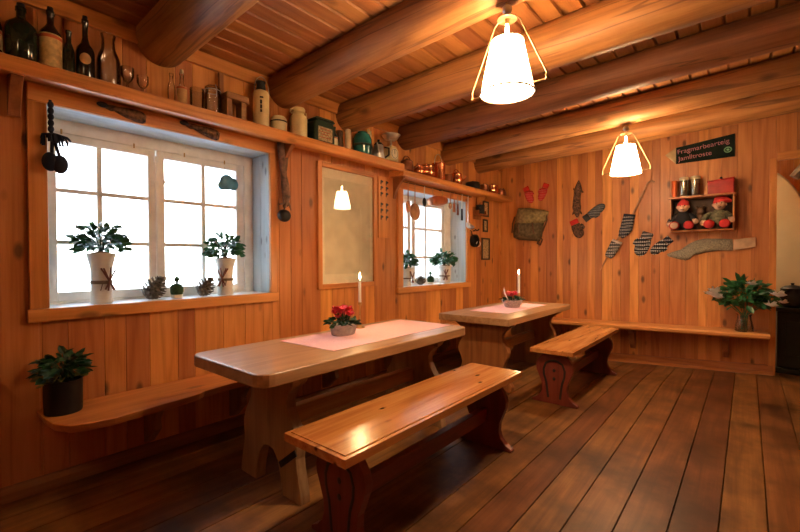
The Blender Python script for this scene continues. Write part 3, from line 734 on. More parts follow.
def wing(label, pts, th, tipn):
    """bird wing duster mounted on the window head casing"""
    t = thing('wing_duster', label, 'duster', (.029, pts[0][0], pts[0][1]), 'bird wing dusters over the large window')
    (a0,z0),(a1,z1) = pts; L_ = Vector((a1-a0,z1-z0)); d = L_.normalized(); n = Vector((-d.y,d.x)); ln = L_.length
    prof = [(0,.012),(.12,.018),(.2,.012),(.3,.02),(.5,.03),(.75,.036),(.92,.034),(1,.02)]
    up = [(a0+d.x*ln*s+n.x*w, z0+d.y*ln*s+n.y*w) for s, w in prof]; dn = [(a0+d.x*ln*s-n.x*w, z0+d.y*ln*s-n.y*w) for s, w in prof][::-1]
    m = MB(); m.puffy(up+dn, lambda u, v, h: (.029+h, u, v), th); build(m, 'feathers', M['fur'], t, smooth=True)
    m = MB(); m.ball((.045, a0-d.x*.02, z0-d.y*.02), (.014,.03,.016), 12, 8); build(m, 'grip', M['iron'], t, smooth=True)
wing('brown bird wing duster on the casing above the left window half', ((.755,2.118),(.965,2.098)), .03, 0)
wing('dark bird wing duster on the casing above the right window half', ((1.205,2.125),(1.43,2.095)), .04, 0)
# root and iron ball right of the window
t = thing('hanging_root', 'twisted driftwood root hanging from the bracket right of the large window', 'root', (.05,1.93,2.15))
m = MB(); m.tube([(.06,1.905,2.155),(.07,1.91,2.05),(.062,1.925,1.93),(.07,1.95,1.82),(.07,1.955,1.72),(.075,1.93,1.64)], [.026,.028,.022,.026,.032,.014], 8)
m.tube([(.06,1.95,2.15),(.06,1.955,2.03),(.06,1.935,1.93),(.065,1.935,1.8),(.07,1.945,1.7),(.08,1.965,1.655)], [.03,.022,.025,.022,.024,.012], 8)
m.tube([(.07,1.95,1.72),(.085,1.915,1.67),(.09,1.875,1.66)], [.012,.009,.005], 6); m.tube([(.07,1.955,1.70),(.085,1.975,1.66),(.09,1.98,1.62)], [.012,.009,.005], 6)
build(m, 'root', M['rootwood'], t, smooth=True)
m = MB(); m.ball((.085,1.92,1.575), (.048,.055,.05), 16, 10); m.tube([(.085,1.92,1.625),(.078,1.93,1.66)], .005, 6); build(m, 'iron_bell', M['iron'], t, smooth=True)

# framed map
t = thing('framed_map', 'large framed map with cream margin on the wall between the windows', 'picture', (.01,2.68,1.52))
fy0, fy1, fz0, fz1 = 2.305, 3.05, .965, 2.09
m = MB(); b_ = .045
m.tone = .5; m.box(.0008,fy0,fz0,.03,fy0+b_,fz1); build(m, 'frame_stile', M['pineZ'], t, bevel=.004); m = MB(); m.box(.0008,fy1-b_,fz0,.03,fy1,fz1); build(m, 'frame_stile', M['pineZ'], t, bevel=.004)
m = MB(); m.box(.0008,fy0+b_+.0005,fz0,.03,fy1-b_-.0005,fz0+b_); build(m, 'frame_rail', M['pineY'], t, bevel=.004); m = MB(); m.box(.0008,fy0+b_+.0005,fz1-b_,.03,fy1-b_-.0005,fz1); build(m, 'frame_rail', M['pineY'], t, bevel=.004)
m = MB(); m.box(.001,fy0+b_,fz0+b_,.008,fy1-b_,fz1-b_); build(m, 'margin', M['paper'], t)
m = MB(); m.box(.0081,fy0+.085,fz0+.13,.0088,fy1-.085,fz1-.13); build(m, 'map_sheet', M['map'], t)
m = MB(); m.box(.017,fy0+b_,fz0+b_,.019,fy1-b_,fz1-b_); build(m, 'picture_glass', M['picglass'], t)

# carved board between map and small window
t = thing('carved_board', 'narrow pine board with two columns of small dark carved marks', 'board', (.005,3.19,1.8))
m = MB(); m.tone = .7; m.box(.0002,3.09,1.45,.012,3.27,2.08); build(m, 'board', M['pineZ'], t, bevel=.002)
m = MB()
for col in (3.12,3.2):
    for z in (2.02,1.96,1.9,1.79,1.73,1.66):
        m = MB(); m.prism([(col,z-.022),(col+.012,z-.028),(col+.018,z-.005),(col+.04,z),(col+.042,z+.014),(col+.015,z+.022),(col+.002,z+.02)], 0, .0121, .0128)
        build(m, 'carving', M['darkpaint'], t)

# utensil rail above the small window
t = thing('utensil_rail', 'thin iron hook rail along the top of the small window', 'rail', (.06,4.15,2.06))
m = MB(); m.tube([(.06,3.42,2.06),(.06,4.86,2.06)], .005, 8)
for yy_ in (3.43,4.15,4.85): m.tube([(.0285,yy_,2.06),(.06,yy_,2.06)], .005, 8)
build(m, 'rod', M['iron'], t)
def utensil(name, label, y, zend, headw, headh, mat, hmat=None, depth=.02, kind='spoon', x=.06):
    t = thing(name, label, 'utensil', (x,y,2.055), 'utensils hanging over the small window')
    m = MB(); m.tube([(x+.005,y,2.066),(x+.012,y,2.058),(x+.006,y,2.045),(x+.004,y,zend+headh)], [.004,.004,.006,.007], 8); build(m, 'handle', hmat or mat, t, smooth=True)
    m = MB()
    if kind == 'spoon': m.ball((x+.004,y,zend+headh/2), (depth,headw/2,headh/2), 16, 10)
    elif kind == 'flat': m.prism([(y-headw/2,zend),(y+headw/2,zend),(y+headw*.3,zend+headh*.99),(y-headw*.3,zend+headh*.99)], 0, x, x+.008)
    elif kind == 'ladle': m.lathe([(0,-.03),(headw*.3,-.022),(headw*.5,.02),(headw*.46,.02),(headw*.27,-.017),(0,-.024)], (x+.03,y,zend+headh*.4), 18, axis=(.6,0,.8)); m.tube([(x+.004,y,zend+headh),(x+.004,y,zend+headh*.6)], .007, 8)
    build(m, 'head', mat, t, smooth=(kind != 'flat'))
utensil('wooden_spoon', 'wooden spoon at the left edge of the small window', 3.505, 1.73, .07, .14, M['spoonwood'])
utensil('wooden_ladle', 'large pale wooden ladle, biggest utensil over the small window', 3.625, 1.66, .17, .19, M['spoonwood'], depth=.035)
utensil('iron_spoon', 'small dark spoon right of the large wooden ladle', 3.80, 1.83, .06, .1, M['iron'], M['steel'])
t = thing('copper_mould', 'oblong copper mould hanging crosswise in the middle of the small window', 'mould', (.06,4.06,2.05), 'utensils hanging over the small window')
m = MB(); m.lathe([(0,-.165),(.045,-.15),(.06,-.05),(.06,.06),(.04,.15),(0,.165)], (.075,4.06,1.92), 18, axis=(0,.98,.12)); build(m, 'body', M['copperpale'], t, smooth=True)
m = MB(); m.tube([(.066,3.96,2.066),(.072,3.96,1.96)], .004, 6); m.tube([(.066,4.16,2.066),(.072,4.16,1.97)], .004, 6); build(m, 'hanging_loop', M['brass'], t)
utensil('wooden_spoon', 'short wooden spoon immediately right of the copper mould', 4.335, 1.85, .055, .08, M['spoonwood'])
utensil('wooden_turner', 'flat copper coloured turner among the right-hand utensils', 4.425, 1.82, .06, .11, M['copperpale'], kind='flat')
utensil('butter_knife', 'dark wooden spatula third from the right over the small window', 4.51, 1.79, .04, .14, M['stick'], M['spoonwood'], kind='flat')
utensil('iron_spatula', 'long black bladed spatula beside the steel ladle', 4.61, 1.73, .045, .15, M['iron'], M['wax'], kind='flat')
utensil('steel_ladle', 'long shiny steel ladle at the right end of the hook rail', 4.76, 1.61, .13, .13, M['steel'], kind='ladle')
# little rack with mugs
t = thing('wall_rack', 'small dark wooden rack on the wall right of the small window', 'rack', (.01,5.09,1.85))
m = MB(); m.tone = .1; m.box(.0008,4.99,1.78,.012,5.2,1.95); m.box(.0125,4.99,1.835,.12,5.2,1.85); m.box(.0125,4.99,1.85,.1,5.0,1.9); m.box(.0125,5.19,1.85,.1,5.2,1.9)
build(m, 'rack', M['braceZ'], t, bevel=.002)
t = thing('dark_mug', 'black mug standing on the small wall rack', 'mug', (.065,5.09,1.8505))
m = MB(); m.lathe([(0,0),(.055,0),(.06,.125),(.055,.125),(.05,.008),(0,.008)], (.065,5.09,1.8505), 20); build(m, 'body', M['iron'], t, smooth=True)
m = MB(); m.tube([(.085,5.04,1.935),(.1,5.01,1.925),(.1,5.012,1.88),(.09,5.04,1.868)], .007, 8); build(m, 'handle', M['iron'], t, smooth=True)
m = MB()
for k, (yy_, z) in enumerate(((5.0,1.62),(5.09,1.63))): m.tube([(.001,yy_,z),(.03,yy_,z),(.045,yy_,z+.02)], .008, 8)
tag(build(m, 'coat_hook', M['iron'], loc=(.001,5.04,1.62)), 'pair of black pegs below the small wall rack', 'hook')
t = thing('hanging_kettle', 'blackened pan with a pale ring handle hanging low beside the small window', 'pan', (.01,4.95,1.48))
m = MB(); m.lathe([(0,0),(.07,.0),(.085,.03),(.085,.07),(.08,.07),(.07,.01),(0,.01)], (.012,4.95,1.48), 22, axis=(1,0,0)); build(m, 'pan', M['iron'], t, smooth=True)
m = MB(); m.tube([(.06+.012*cos(a),5.045+.03*cos(a),1.44+.035*sin(a)) for a in [2*pi*k/18 for k in range(19)]], .006, 6); build(m, 'ring', M['wax'], t, smooth=True)
m = MB(); m.tube([(.03,4.93,1.55),(.02,4.925,1.61),(.004,4.925,1.62)], .006, 6); build(m, 'handle', M['iron'], t, smooth=True)
def small_frame(label, y0, y1, z0, z1):
    t = thing('picture_frame', label, 'picture', (.004,(y0+y1)/2,(z0+z1)/2), 'small dark frames by the corner')
    m = MB(); b_ = .022; m.box(.0008,y0,z0,.016,y0+b_,z1); m.box(.0008,y1-b_,z0,.016,y1,z1); m.box(.0008,y0+b_,z0,.016,y1-b_,z0+b_); m.box(.0008,y0+b_,z1-b_,.016,y1-b_,z1); build(m, 'frame', M['darkpaint'], t)
    m = MB(); m.box(.001,y0+b_,z0+b_,.006,y1-b_,z1-b_); build(m, 'print', M['tinlabel'], t)
small_frame('top small dark picture frame by the corner, beside the wall rack', 5.27, 5.43, 1.84, 2.06)
small_frame('smallest dark picture frame, middle one of the column by the corner', 5.27, 5.40, 1.62, 1.80)
small_frame('lowest and largest dark picture frame of the column by the corner', 5.23, 5.46, 1.22, 1.535)

# ------------------------------------------------------------------ plants
def leafset(m, c, n, rad, size, seed, flat=.7, droop=.3, hem=.15, rz=1.0):
    r_ = random.Random(seed)
    for k in range(n):
        a = r_.uniform(0,2*pi); e = math.asin(r_.uniform(-hem,1)); q = rad*r_.uniform(.45,1)
        d = Vector((cos(a)*cos(e), sin(a)*cos(e), sin(e)*rz)); p = Vector(c) + d*q
        out = (Vector((d.x,d.y,d.z*.35 + r_.uniform(-droop,.3))) + Vector((r_.uniform(-.5,.5),r_.uniform(-.5,.5),r_.uniform(-.3,.3)))*.8).normalized()
        side = out.cross(Vector((0,0,1)) + Vector((r_.uniform(-.6,.6),r_.uniform(-.6,.6),0))).normalized(); side = Matrix.Rotation(r_.uniform(-1.3,1.3), 3, out) @ side; nrm = side.cross(out)
        s = size*r_.uniform(.7,1.25)
        P = [p, p+out*s*.35+side*s*.3+nrm*s*.05, p+out*s*.75+side*s*.24, p+out*s*1.05-nrm*s*.12, p+out*s*.75-side*s*.24, p+out*s*.35-side*s*.3+nrm*s*.05, p+out*s*.5-nrm*s*.06]
        m.add(P, [(0,1,6),(1,2,6),(2,3,6),(3,4,6),(4,5,6),(5,0,6)])
    return m
def stems(m, c, n, rad, seed, z0, r=.003):
    r_ = random.Random(seed)
    for k in range(n):
        a = r_.uniform(0,2*pi); q = rad*r_.uniform(.3,.9); h = rad*r_.uniform(.3,.9)
        m.tube([(c[0],c[1],z0),(c[0]+q*.35*cos(a),c[1]+q*.35*sin(a),c[2]+h*.4),(c[0]+q*cos(a),c[1]+q*sin(a),c[2]+h)], [r*1.4,r,r*.6], 5)
    return m
def sill_pot(label, x, y, z, h, seed, mirror=1, frad=.105, ls=.045, rs=1):
    t = thing('potted_plant', label, 'potted plant', (x,y,z), 'white bark pots with twigs on the window sills')
    m = MB(); m.lathe([(r*rs,q) for r, q in [(0,0),(.053,0),(.056,.004),(.052,h*.45),(.056,h*.7),(.074,h*.97),(.077,h),(.07,h),(.06,h*.94),(0,h*.92)]], (x,y,z), 26); build(m, 'pot', M['birch'], t, smooth=True)
    m = MB(); m.lathe([(r*rs,q) for r, q in [(.052,h*.385),(.056,h*.39),(.057,h*.42),(.056,h*.45),(.052,h*.455)]], (x,y,z), 26)
    a0 = cang + mirror*.1
    m.tube([(x+.056*rs*cos(a0),y+.056*rs*sin(a0),z+h*.42),(x+.06*rs*cos(a0),y+.06*rs*sin(a0)-.008,z+h*.3),(x+.056*rs*cos(a0),y+.056*rs*sin(a0)-.012,z+h*.26)], .003, 6); build(m, 'twine', M['twine'], t, smooth=True)
    ca = cang + mirror*.25
    nrm = Vector((cos(ca),sin(ca),0)); tq = Vector((-sin(ca),cos(ca),0)); c0 = Vector((x,y,z+h*.45)) + nrm*(.008+.056*rs) + tq*.022*mirror
    for k, (sl, ln) in enumerate(((-.55,.085),(-.38,.08),(.12,.08),(.45,.075))):
        m = MB(); d = (tq*sl*mirror + Vector((0,0,1))).normalized(); m.tube([c0-d*ln*.75+nrm*.004*k, c0+d*ln+nrm*.004*k], .0048, 7); build(m, 'twig', M['stick'], t)
    m = MB(); m.lathe([(0,h*.925),(.055*rs,h*.945),(.05*rs,h*1.01),(0,h*1.05)], (x,y,z), 16); build(m, 'moss', M['soil'], t, smooth=True)
    c = (x,y,z+h+.055)
    m = MB(); leafset(m, c, 210, frad*1.18, ls*1.15, seed, hem=.35); build(m, 'foliage', M['leaf'], t, recalc=False)
    m = MB(); stems(m, c, 12, frad*1.1, seed+1, z+h*.95); build(m, 'stem', M['leafdark'], t)
    r_ = random.Random(seed+2)
    for k in range(2):
        m = MB(); a = r_.uniform(0,2*pi); p = (x+.1*cos(a), y+.12*sin(a), c[2]+frad*r_.uniform(.5,1.1)); m.ball(p, .006, 8, 6); m.tube([(x+.03*cos(a),y+.03*sin(a),c[2]),p], .0015, 5)
        build(m, 'bud', M['bud'], t, smooth=True)
    return t
sz1 = .9685; sz2 = .9255
sill_pot('leafy plant in flared white bark pot at the left of the large window sill', -.1, .755, sz1, .30, 11)
sill_pot('leafy plant in white pot with crossed twigs at the right of the large window sill', -.1, 1.53, sz1, .27, 23, -1, .10, .042)
sill_pot('leafy plant in white pot at the left end of the small window sill', -.1, 3.66, sz2, .21, 31, 1, .095, .05, 1.2)
sill_pot('leafy plant in white pot at the right of the small window sill', -.1, 4.44, sz2, .22, 47, -1, .115, .052, 1.3)
def cone(label, x, y, z, r, h, tilt=(0,.3), group='pine cones on the window sills'):
    m = MB(); n = 14
    ax = Vector((tilt[0],tilt[1],1)).normalized(); q = Vector((0,0,1)).rotation_difference(ax).to_matrix()
    core = MB(); core.lathe([(0,0),(r*.5,h*.08),(r*.62,h*.35),(r*.4,h*.75),(0,h*.97)], seg=10); m.add([q @ Vector(v) for v in core.v], core.f)
    for k in range(64):
        s = k/64; a = k*2.39996; rr = r*(sin(pi*(.18+.8*s))**.8); zz = h*(.03+.9*s)
        d = Vector((cos(a),sin(a),.7+.6*s)).normalized(); sd = Vector((-sin(a),cos(a),0)); u = d.cross(sd)
        b0 = Vector((cos(a)*rr*.4, sin(a)*rr*.4, zz-.004)); e = Vector((cos(a)*rr, sin(a)*rr, zz+.016)); w = r*.3*(1.15-.6*s)
        m.add([q @ v for v in (b0+sd*w*.3, b0-sd*w*.3, e-sd*w, e+d*w*.5, e+sd*w, e-u*.006)], [(0,1,2,5),(0,5,4),(2,3,5),(3,4,5),(0,4,3),(0,3,2),(0,2,1)])
    zm = min(v[2] for v in m.v); m.v = [(v[0]+x, v[1]+y, v[2]+z-zm) for v in m.v]
    return tag(build(m, 'pine_cone', M['cone'], smooth=False, loc=(x,y,z)), label, 'pine cone', group)
cone('larger frosted pine cone beside the tall left pot, leaning right', -.1, 1.0, sz1, .068, .165, (0,.7))
cone('frosted pine cone leaning right, between green cactus and right pot', -.1, 1.335, sz1, .06, .15, (0,.8))
cone('round brown pine cone on the small window sill', -.09, 3.92, sz2, .065, .10, (0,.1))
def cactus(label, x, y, z, s=1):
    t = thing('small_cactus', label, 'plant', (x,y,z))
    m = MB(); m.lathe([(0,0),(.034*s,0),(.036*s,.02*s),(.034*s,.022*s),(0,.022*s)], (x,y,z), 18); build(m, 'glass_dish', M['wax'], t, smooth=True)
    m = MB(); pr = [(0,.0225),(.036,.024),(.042,.045),(.04,.075),(.028,.092),(.008,.098),(.008,.108),(.016,.118),(.017,.128),(.009,.142),(0,.148)]
    m.lathe([(r*s,h*s) for r, h in pr], (x,y,z), 18)
    m.v = [(v[0]+.002*sin(v[2]*900), v[1]+.002*cos(v[2]*700+v[0]*300), v[2]) for v in m.v]
    build(m, 'body', M['darkgreen'], t, smooth=True)
cactus('dark green topiary ornament in a pale dish at the middle of the large sill', -.1, 1.185, sz1)
cactus('dark green tufted ornament between pine cone and pot on the small sill', -.09, 4.13, sz2, 1.05)
# blue ornament in the upper right pane
t = thing('hanging_ornament', 'pale blue ornament hanging in the upper right pane of the large window', 'ornament', (-.245,1.6,1.9))
m = MB(); m.ball((-.215,1.61,1.83), (.018,.06,.06), 14, 10); m.ball((-.215,1.57,1.80), (.015,.035,.035), 12, 8); m.ball((-.212,1.655,1.82), (.015,.045,.05), 12, 8); build(m, 'drops', M['bulblue'], t, smooth=True)
m = MB(); m.tube([(-.225,1.6,1.885),(-.235,1.6,1.95)], .002, 5); build(m, 'thread', M['steel'], t)

# ------------------------------------------------------------------ wall benches
t = thing('wall_bench', 'long rough-edged bench fixed along the left wall below the windows', 'bench', (.2,2.5,.42))
edge = [(.6,.468),(.66,.478),(.75,.468),(.9,.45),(1.02,.44),(1.1,.425),(1.14,.40),(1.25,.385),(1.6,.37),(2.2,.375),(3,.37),(4,.375),(5,.37),(5.35,.37)]
m = MB(); m.tone = .5
topv = [(.0335,.465),(.14,.462),(.25,.463)] ; out = [(.0335,.425),(.2,.428),(.34,.44),(.43,.485),(.46,.55)] + [(x,y) for y, x in edge if y > .57] + [(.0335,5.35)]
m.prism(out, 2, .395, .44)
m.v = [(v[0] - (.022 if v[2] < .41 and v[0] > .25 else 0), v[1] + (.012 if v[2] < .41 and v[1] < .6 else 0), v[2]) for v in m.v]
build(m, 'seat', M['pineY'], t, bevel=.006)
for yy_ in (.95, 1.5, 2.35, 3.15, 4.1, 5.0):
    m = MB(); m.tone = .3; m.prism([(.0335,.394),(.31,.394),(.31,.36),(.25,.335),(.2,.27),(.215,.22),(.16,.175),(.1,.12),(.0335,.1)], 1, yy_-.02, yy_+.02); build(m, 'bracket', M['trestle'], t, bevel=.004)
t = thing('wall_bench', 'straight bench with rounded front edge fixed along the back wall', 'bench', (1.6,5.68,.43))
m = MB(); m.tone = .65; zt = lambda X: .395 + .0225*X + .0
pr = [(YB-.002,-.055),(5.54,-.055),(5.522,-.04),(5.52,-.015),(5.535,0),(YB-.002,0)]; n = len(pr)
xs_ = [.06, 1.2, 2.2, 3.066]; v = [(X, py, zt(X)+pz) for X in xs_ for py, pz in pr]; K = len(xs_)-1
m.add(v, [(k*n+i, k*n+(i+1)%n, (k+1)*n+(i+1)%n, (k+1)*n+i) for k in range(K) for i in range(n)] + [tuple(range(n)), tuple(range(K*n, K*n+n))])
# the left bench carries its own corner; start this one in front of it
m.v = [(max(v[0], .40) if v[0] < .5 else v[0], v[1], v[2]) for v in m.v]
build(m, 'seat', M['pineX'], t)
for X in (.9, 1.8, 2.71):
    m = MB(); m.tone = .3; z_ = zt(X)-.056; m.prism([(YB-.03,z_),(5.6,z_),(5.62,z_-.03),(5.72,z_-.07),(5.76,z_-.2),(YB-.03,z_-.27)], 0, X-.03, X+.03); build(m, 'bracket', M['braceZ'], t, bevel=.003)

# black pot on the wall bench
t = thing('potted_plant', 'bushy dark plant in a glossy black pot on the left wall bench', 'potted plant', (.17,.515,.4405))
c = (.17,.515,.4405); m = MB(); m.lathe([(0,0),(.077,0),(.08,.005),(.082,.165),(.085,.17),(.078,.17),(.075,.15),(0,.15)], c, 28); build(m, 'pot', M['blackpot'], t, smooth=True)
m = MB(); leafset(m, (.17,.515,.66), 130, .105, .055, 77, hem=.3, rz=.8); build(m, 'foliage', M['leafdark'], t, recalc=False)
m = MB(); leafset(m, (.19,.505,.62), 18, .09, .045, 78, hem=.5, rz=.4); build(m, 'pale_leaf', M['leafpale'], t, recalc=False)
m = MB(); stems(m, (.17,.515,.64), 12, .09, 79, .59); build(m, 'stem', M['leafdark'], t)

# ------------------------------------------------------------------ tables
def rounded(x0,y0,x1,y1,r,n=4):
    pts = []
    for cx,cy,a0 in ((x1-r,y1-r,0),(x0+r,y1-r,90),(x0+r,y0+r,180),(x1-r,y0+r,270)):
        for k in range(n+1):
            a = radians(a0+90*k/n); pts.append((cx+r*cos(a), cy+r*sin(a)))
    return pts
def sym(half, c):
    return [(c+w,z) for w,z in half] + [(c-w,z) for w,z in half[::-1]]
# near table
t = thing('trestle_table', 'near light wooden trestle table with rounded corners and pink runner', 'table', (.915,1.87,0), 'wooden trestle tables')
m = MB(); m.tone = .5; m.prism(rounded(.56,.985,1.27,2.735,.07), 2, .652, .715); build(m, 'tabletop', M['table'], t, bevel=.008, seg=3)
arch = [(.0,.225),(.045,.215),(.085,.17),(.11,.09),(.125,0)]
half = [(.285,0),(.282,.04),(.268,.1),(.25,.17),(.244,.22),(.252,.27),(.252,.31),(.235,.36),(.2,.41),(.172,.46),(.168,.5),(.185,.54),(.222,.575),(.255,.6),(.27,.62),(.27,.6515)]
for yy_ in (1.27, 2.5):
    m = MB(); m.tone = .4+.2*(yy_ > 2)
    out = [(.915+w,z) for w,z in half] + [(.915-w,z) for w,z in half[::-1]] + [(.915-w,z) for w,z in arch[::-1]] + [(.915+w,z) for w,z in arch[1:]]
    m.prism(out, 1, yy_-.03, yy_+.03); lg = build(m, 'leg', M['trestle'], t, bevel=.005)
    m = MB(); m.tone = .4; m.box(.62, yy_-.075, .6, 1.2, yy_-.0305, .6515); build(m, 'cleat', M['trestle'], lg, bevel=.006)
m = MB(); m.tone = .6; m.box(.88, 1.3005, .305, .95, 2.4695, .40); build(m, 'stretcher', M['barY'], t, bevel=.012, seg=3)
m = MB(); m.prism([(1.02,.17),(1.155,.27),(1.175,.245),(1.04,.145)], 1, 1.2395-.006, 1.2395); build(m, 'dark_strip', M['iron'], t)  # dark strip slanting across the right foot of the near leg
# far table
TZ = .70
t = thing('trestle_table', 'far trestle table with square corners and solid carved ends', 'table', (.94,4.18,0), 'wooden trestle tables')
m = MB(); m.tone = .55; m.prism(rounded(.568,3.345,1.305,4.99,.012,2), 2, TZ-.062, TZ); build(m, 'tabletop', M['table'], t, bevel=.006)
half = [(.30,0),(.305,.05),(.27,.1),(.235,.16),(.22,.22),(.235,.27),(.262,.32),(.268,.36),(.25,.41),(.215,.46),(.205,.50),(.22,.545),(.27,.59),(.32,.615),(.325,TZ-.0625)]
for yy_ in (3.56, 4.76):
    m = MB(); m.tone = .5; zz = zf(.94, yy_)
    m.prism([(x_, z_ if z_ > .02 else zz) for x_, z_ in sym(half, .945)], 1, yy_-.03, yy_+.03); build(m, 'leg', M['tabdark'], t, bevel=.005)
m = MB(); m.tone = .6; m.box(.91, 3.5905, .30, .98, 4.7295, .39); build(m, 'stretcher', M['barY'], t, bevel=.01)

# runners, flowers, candles
def runner(name, label, x0, y0, x1, y1, z, skew=0):
    m = MB(); nx, ny = 10, 24; P = []
    for j in range(ny+1):
        for i in range(nx+1):
            u, v = i/nx, j/ny; P.append((x0+(x1-x0)*u, y0+(y1-y0)*v + skew*u, z + .0022 + .0012*mnoise.noise(Vector((u*5,v*9,z)))))
    q = [(j*(nx+1)+i, j*(nx+1)+i+1, (j+1)*(nx+1)+i+1, (j+1)*(nx+1)+i) for j in range(ny) for i in range(nx)]
    m.add(P, q); B = len(P); m.add([(a,b,z+.0004) for a,b,_ in P], [f[::-1] for f in q])
    per = [i for i in range(nx+1)] + [j*(nx+1)+nx for j in range(1,ny+1)] + [ny*(nx+1)+i for i in range(nx-1,-1,-1)] + [j*(nx+1) for j in range(ny-1,0,-1)]
    for a, b in zip(per, per[1:]+per[:1]): m.face((a, b, B+b, B+a))
    t = tag(build(m, name, M['cloth'], smooth=True, loc=((x0+x1)/2,(y0+y1)/2,z)), label, 'table runner', 'pink table runners')
    return t
runner('table_runner', 'pink cloth runner with a dark mark on the near table', .64, 1.50, 1.13, 2.68, .715, .02)
runner('table_runner', 'pale pink cloth runner on the far table', .70, 3.72, 1.12, 4.75, TZ)
def cyclamen(m, mp, c, n, rad, seed, green_mat=None):
    r_ = random.Random(seed)
    for k in range(n):
        a = r_.uniform(0,2*pi); q = rad*sqrt(r_.uniform(0,1)); p = Vector((c[0]+q*cos(a), c[1]+q*sin(a), c[2]+r_.uniform(0,.05)))
        for j in range(5):
            b = 2*pi*j/5 + a; d = Vector((cos(b)*.7, sin(b)*.7, .7+r_.uniform(-.3,.2))).normalized(); sd = Vector((-sin(b),cos(b),0)); s = .034*r_.uniform(.8,1.2)
            mp.add([p, p+d*s*.6+sd*s*.45, p+d*s*1.1+sd*s*.2, p+d*s*1.1-sd*s*.2, p+d*s*.6-sd*s*.45], [(0,1,2),(0,2,3),(0,3,4)])
        m.tube([(c[0]+q*.4*cos(a),c[1]+q*.4*sin(a),c[2]-.05),p], .002, 5)
zt1 = .7185
t = thing('flower_pot', 'red cyclamen in an oval grey bark pot on the near table', 'flowers', (.79,1.90,zt1)); c = (.79,1.90,zt1)
m = MB(); m.lathe([(0,0),(.066,0),(.07,.004),(.083,.07),(.076,.07),(.066,.06),(0,.058)], c, 28, sx=.9, sy=1.28); build(m, 'pot', M['boxpot'], t, smooth=True)
m = MB(); leafset(m, (.79,1.90,zt1+.075), 80, .105, .042, 91, hem=.1, rz=.35); build(m, 'foliage', M['leafdark'], t, recalc=False)
m = MB(); mp = MB(); cyclamen(m, mp, (.79,1.905,zt1+.115), 30, .066, 92); build(mp, 'petals', M['cyclamen'], t, recalc=False); build(m, 'stem', M['leafdark'], t)
def candle(label, x, y, z, hs, hc, mat_st, big=1, group='lit candles on the tables'):
    t = thing('candlestick', label, 'candlestick', (x,y,z), group); c = (x,y,z)
    m = MB(); m.lathe([(0,0),(.036,0),(.038,.006),(.014,.018),(.006,.03),(.005,hs*.5),(.009,hs*.53),(.005,hs*.56),(.006,hs-.03),(.013,hs-.02),(.015,hs),(0,hs)], c, 22); build(m, 'holder', mat_st, t, smooth=True)
    m = MB(); m.lathe([(0,hs+.0005),(.011*big,hs+.0005),(.0105*big,hs+hc),(.004,hs+hc+.004),(0,hs+hc+.003)], c, 16); wx = build(m, 'candle', M['wax'], t, smooth=True)
    m = MB(); m.tube([(x,y,z+hs+hc),(x,y,z+hs+hc+.012)], .0015, 5); build(m, 'wick', M['darkpaint'], wx)
    m = MB(); m.lathe([(0,.006),(.006,.014),(.0075,.024),(.004,.042),(0,.06)], (x,y,z+hs+hc), 12); build(m, 'flame', M['flame'], wx, smooth=True)
    l = bpy.data.lights.new('candle_light', 'POINT'); l.energy = 3.0; l.color = (1,.62,.28); l.shadow_soft_size = .02
    o = bpy.data.objects.new('candle_light', l); C.objects.link(o); o.location = (x, y, z+hs+hc+.065)
candle('tall white lit candle in a slim brass holder on the near table', .68, 2.165, zt1, .19, .165, M['brass'])
zt2 = TZ+.0036
t = thing('flower_basket', 'red flowers in a pale woven basket on the far table', 'flowers', (.91,4.27,zt2)); c = (.91,4.27,zt2)
m = MB(); pr = [(0,0),(.075,0)] + [(.078+.034*k/8+(.004 if k % 2 else 0), .004+.075*k/8) for k in range(9)] + [(.104,.079),(.095,.06),(0,.058)]; m.lathe(pr, c, 28); build(m, 'basket', M['basket'], t, smooth=True)
m = MB(); leafset(m, (.91,4.27,zt2+.075), 60, .105, .045, 95, hem=.1, rz=.4); build(m, 'foliage', M['leafdark'], t, recalc=False)
m = MB(); mp = MB(); cyclamen(m, mp, (.91,4.25,zt2+.1), 14, .075, 96); build(mp, 'petals', M['cyclamen'], t, recalc=False); build(m, 'stem', M['leafdark'], t)
m = MB(); 
for k in range(3): m.tube([(.9,4.2,zt2+.07),(.87+.01*k,4.17-.012*k,zt2+.15),(.865+.014*k,4.15-.02*k,zt2+.2+.012*k)], [.004,.006,.002], 5)
build(m, 'pale_sprig', M['petalwhite'], t)
candle('tall white lit candle behind the flower basket on the far table', .85, 4.58, zt2, .13, .215, M['brass'], 1.25)

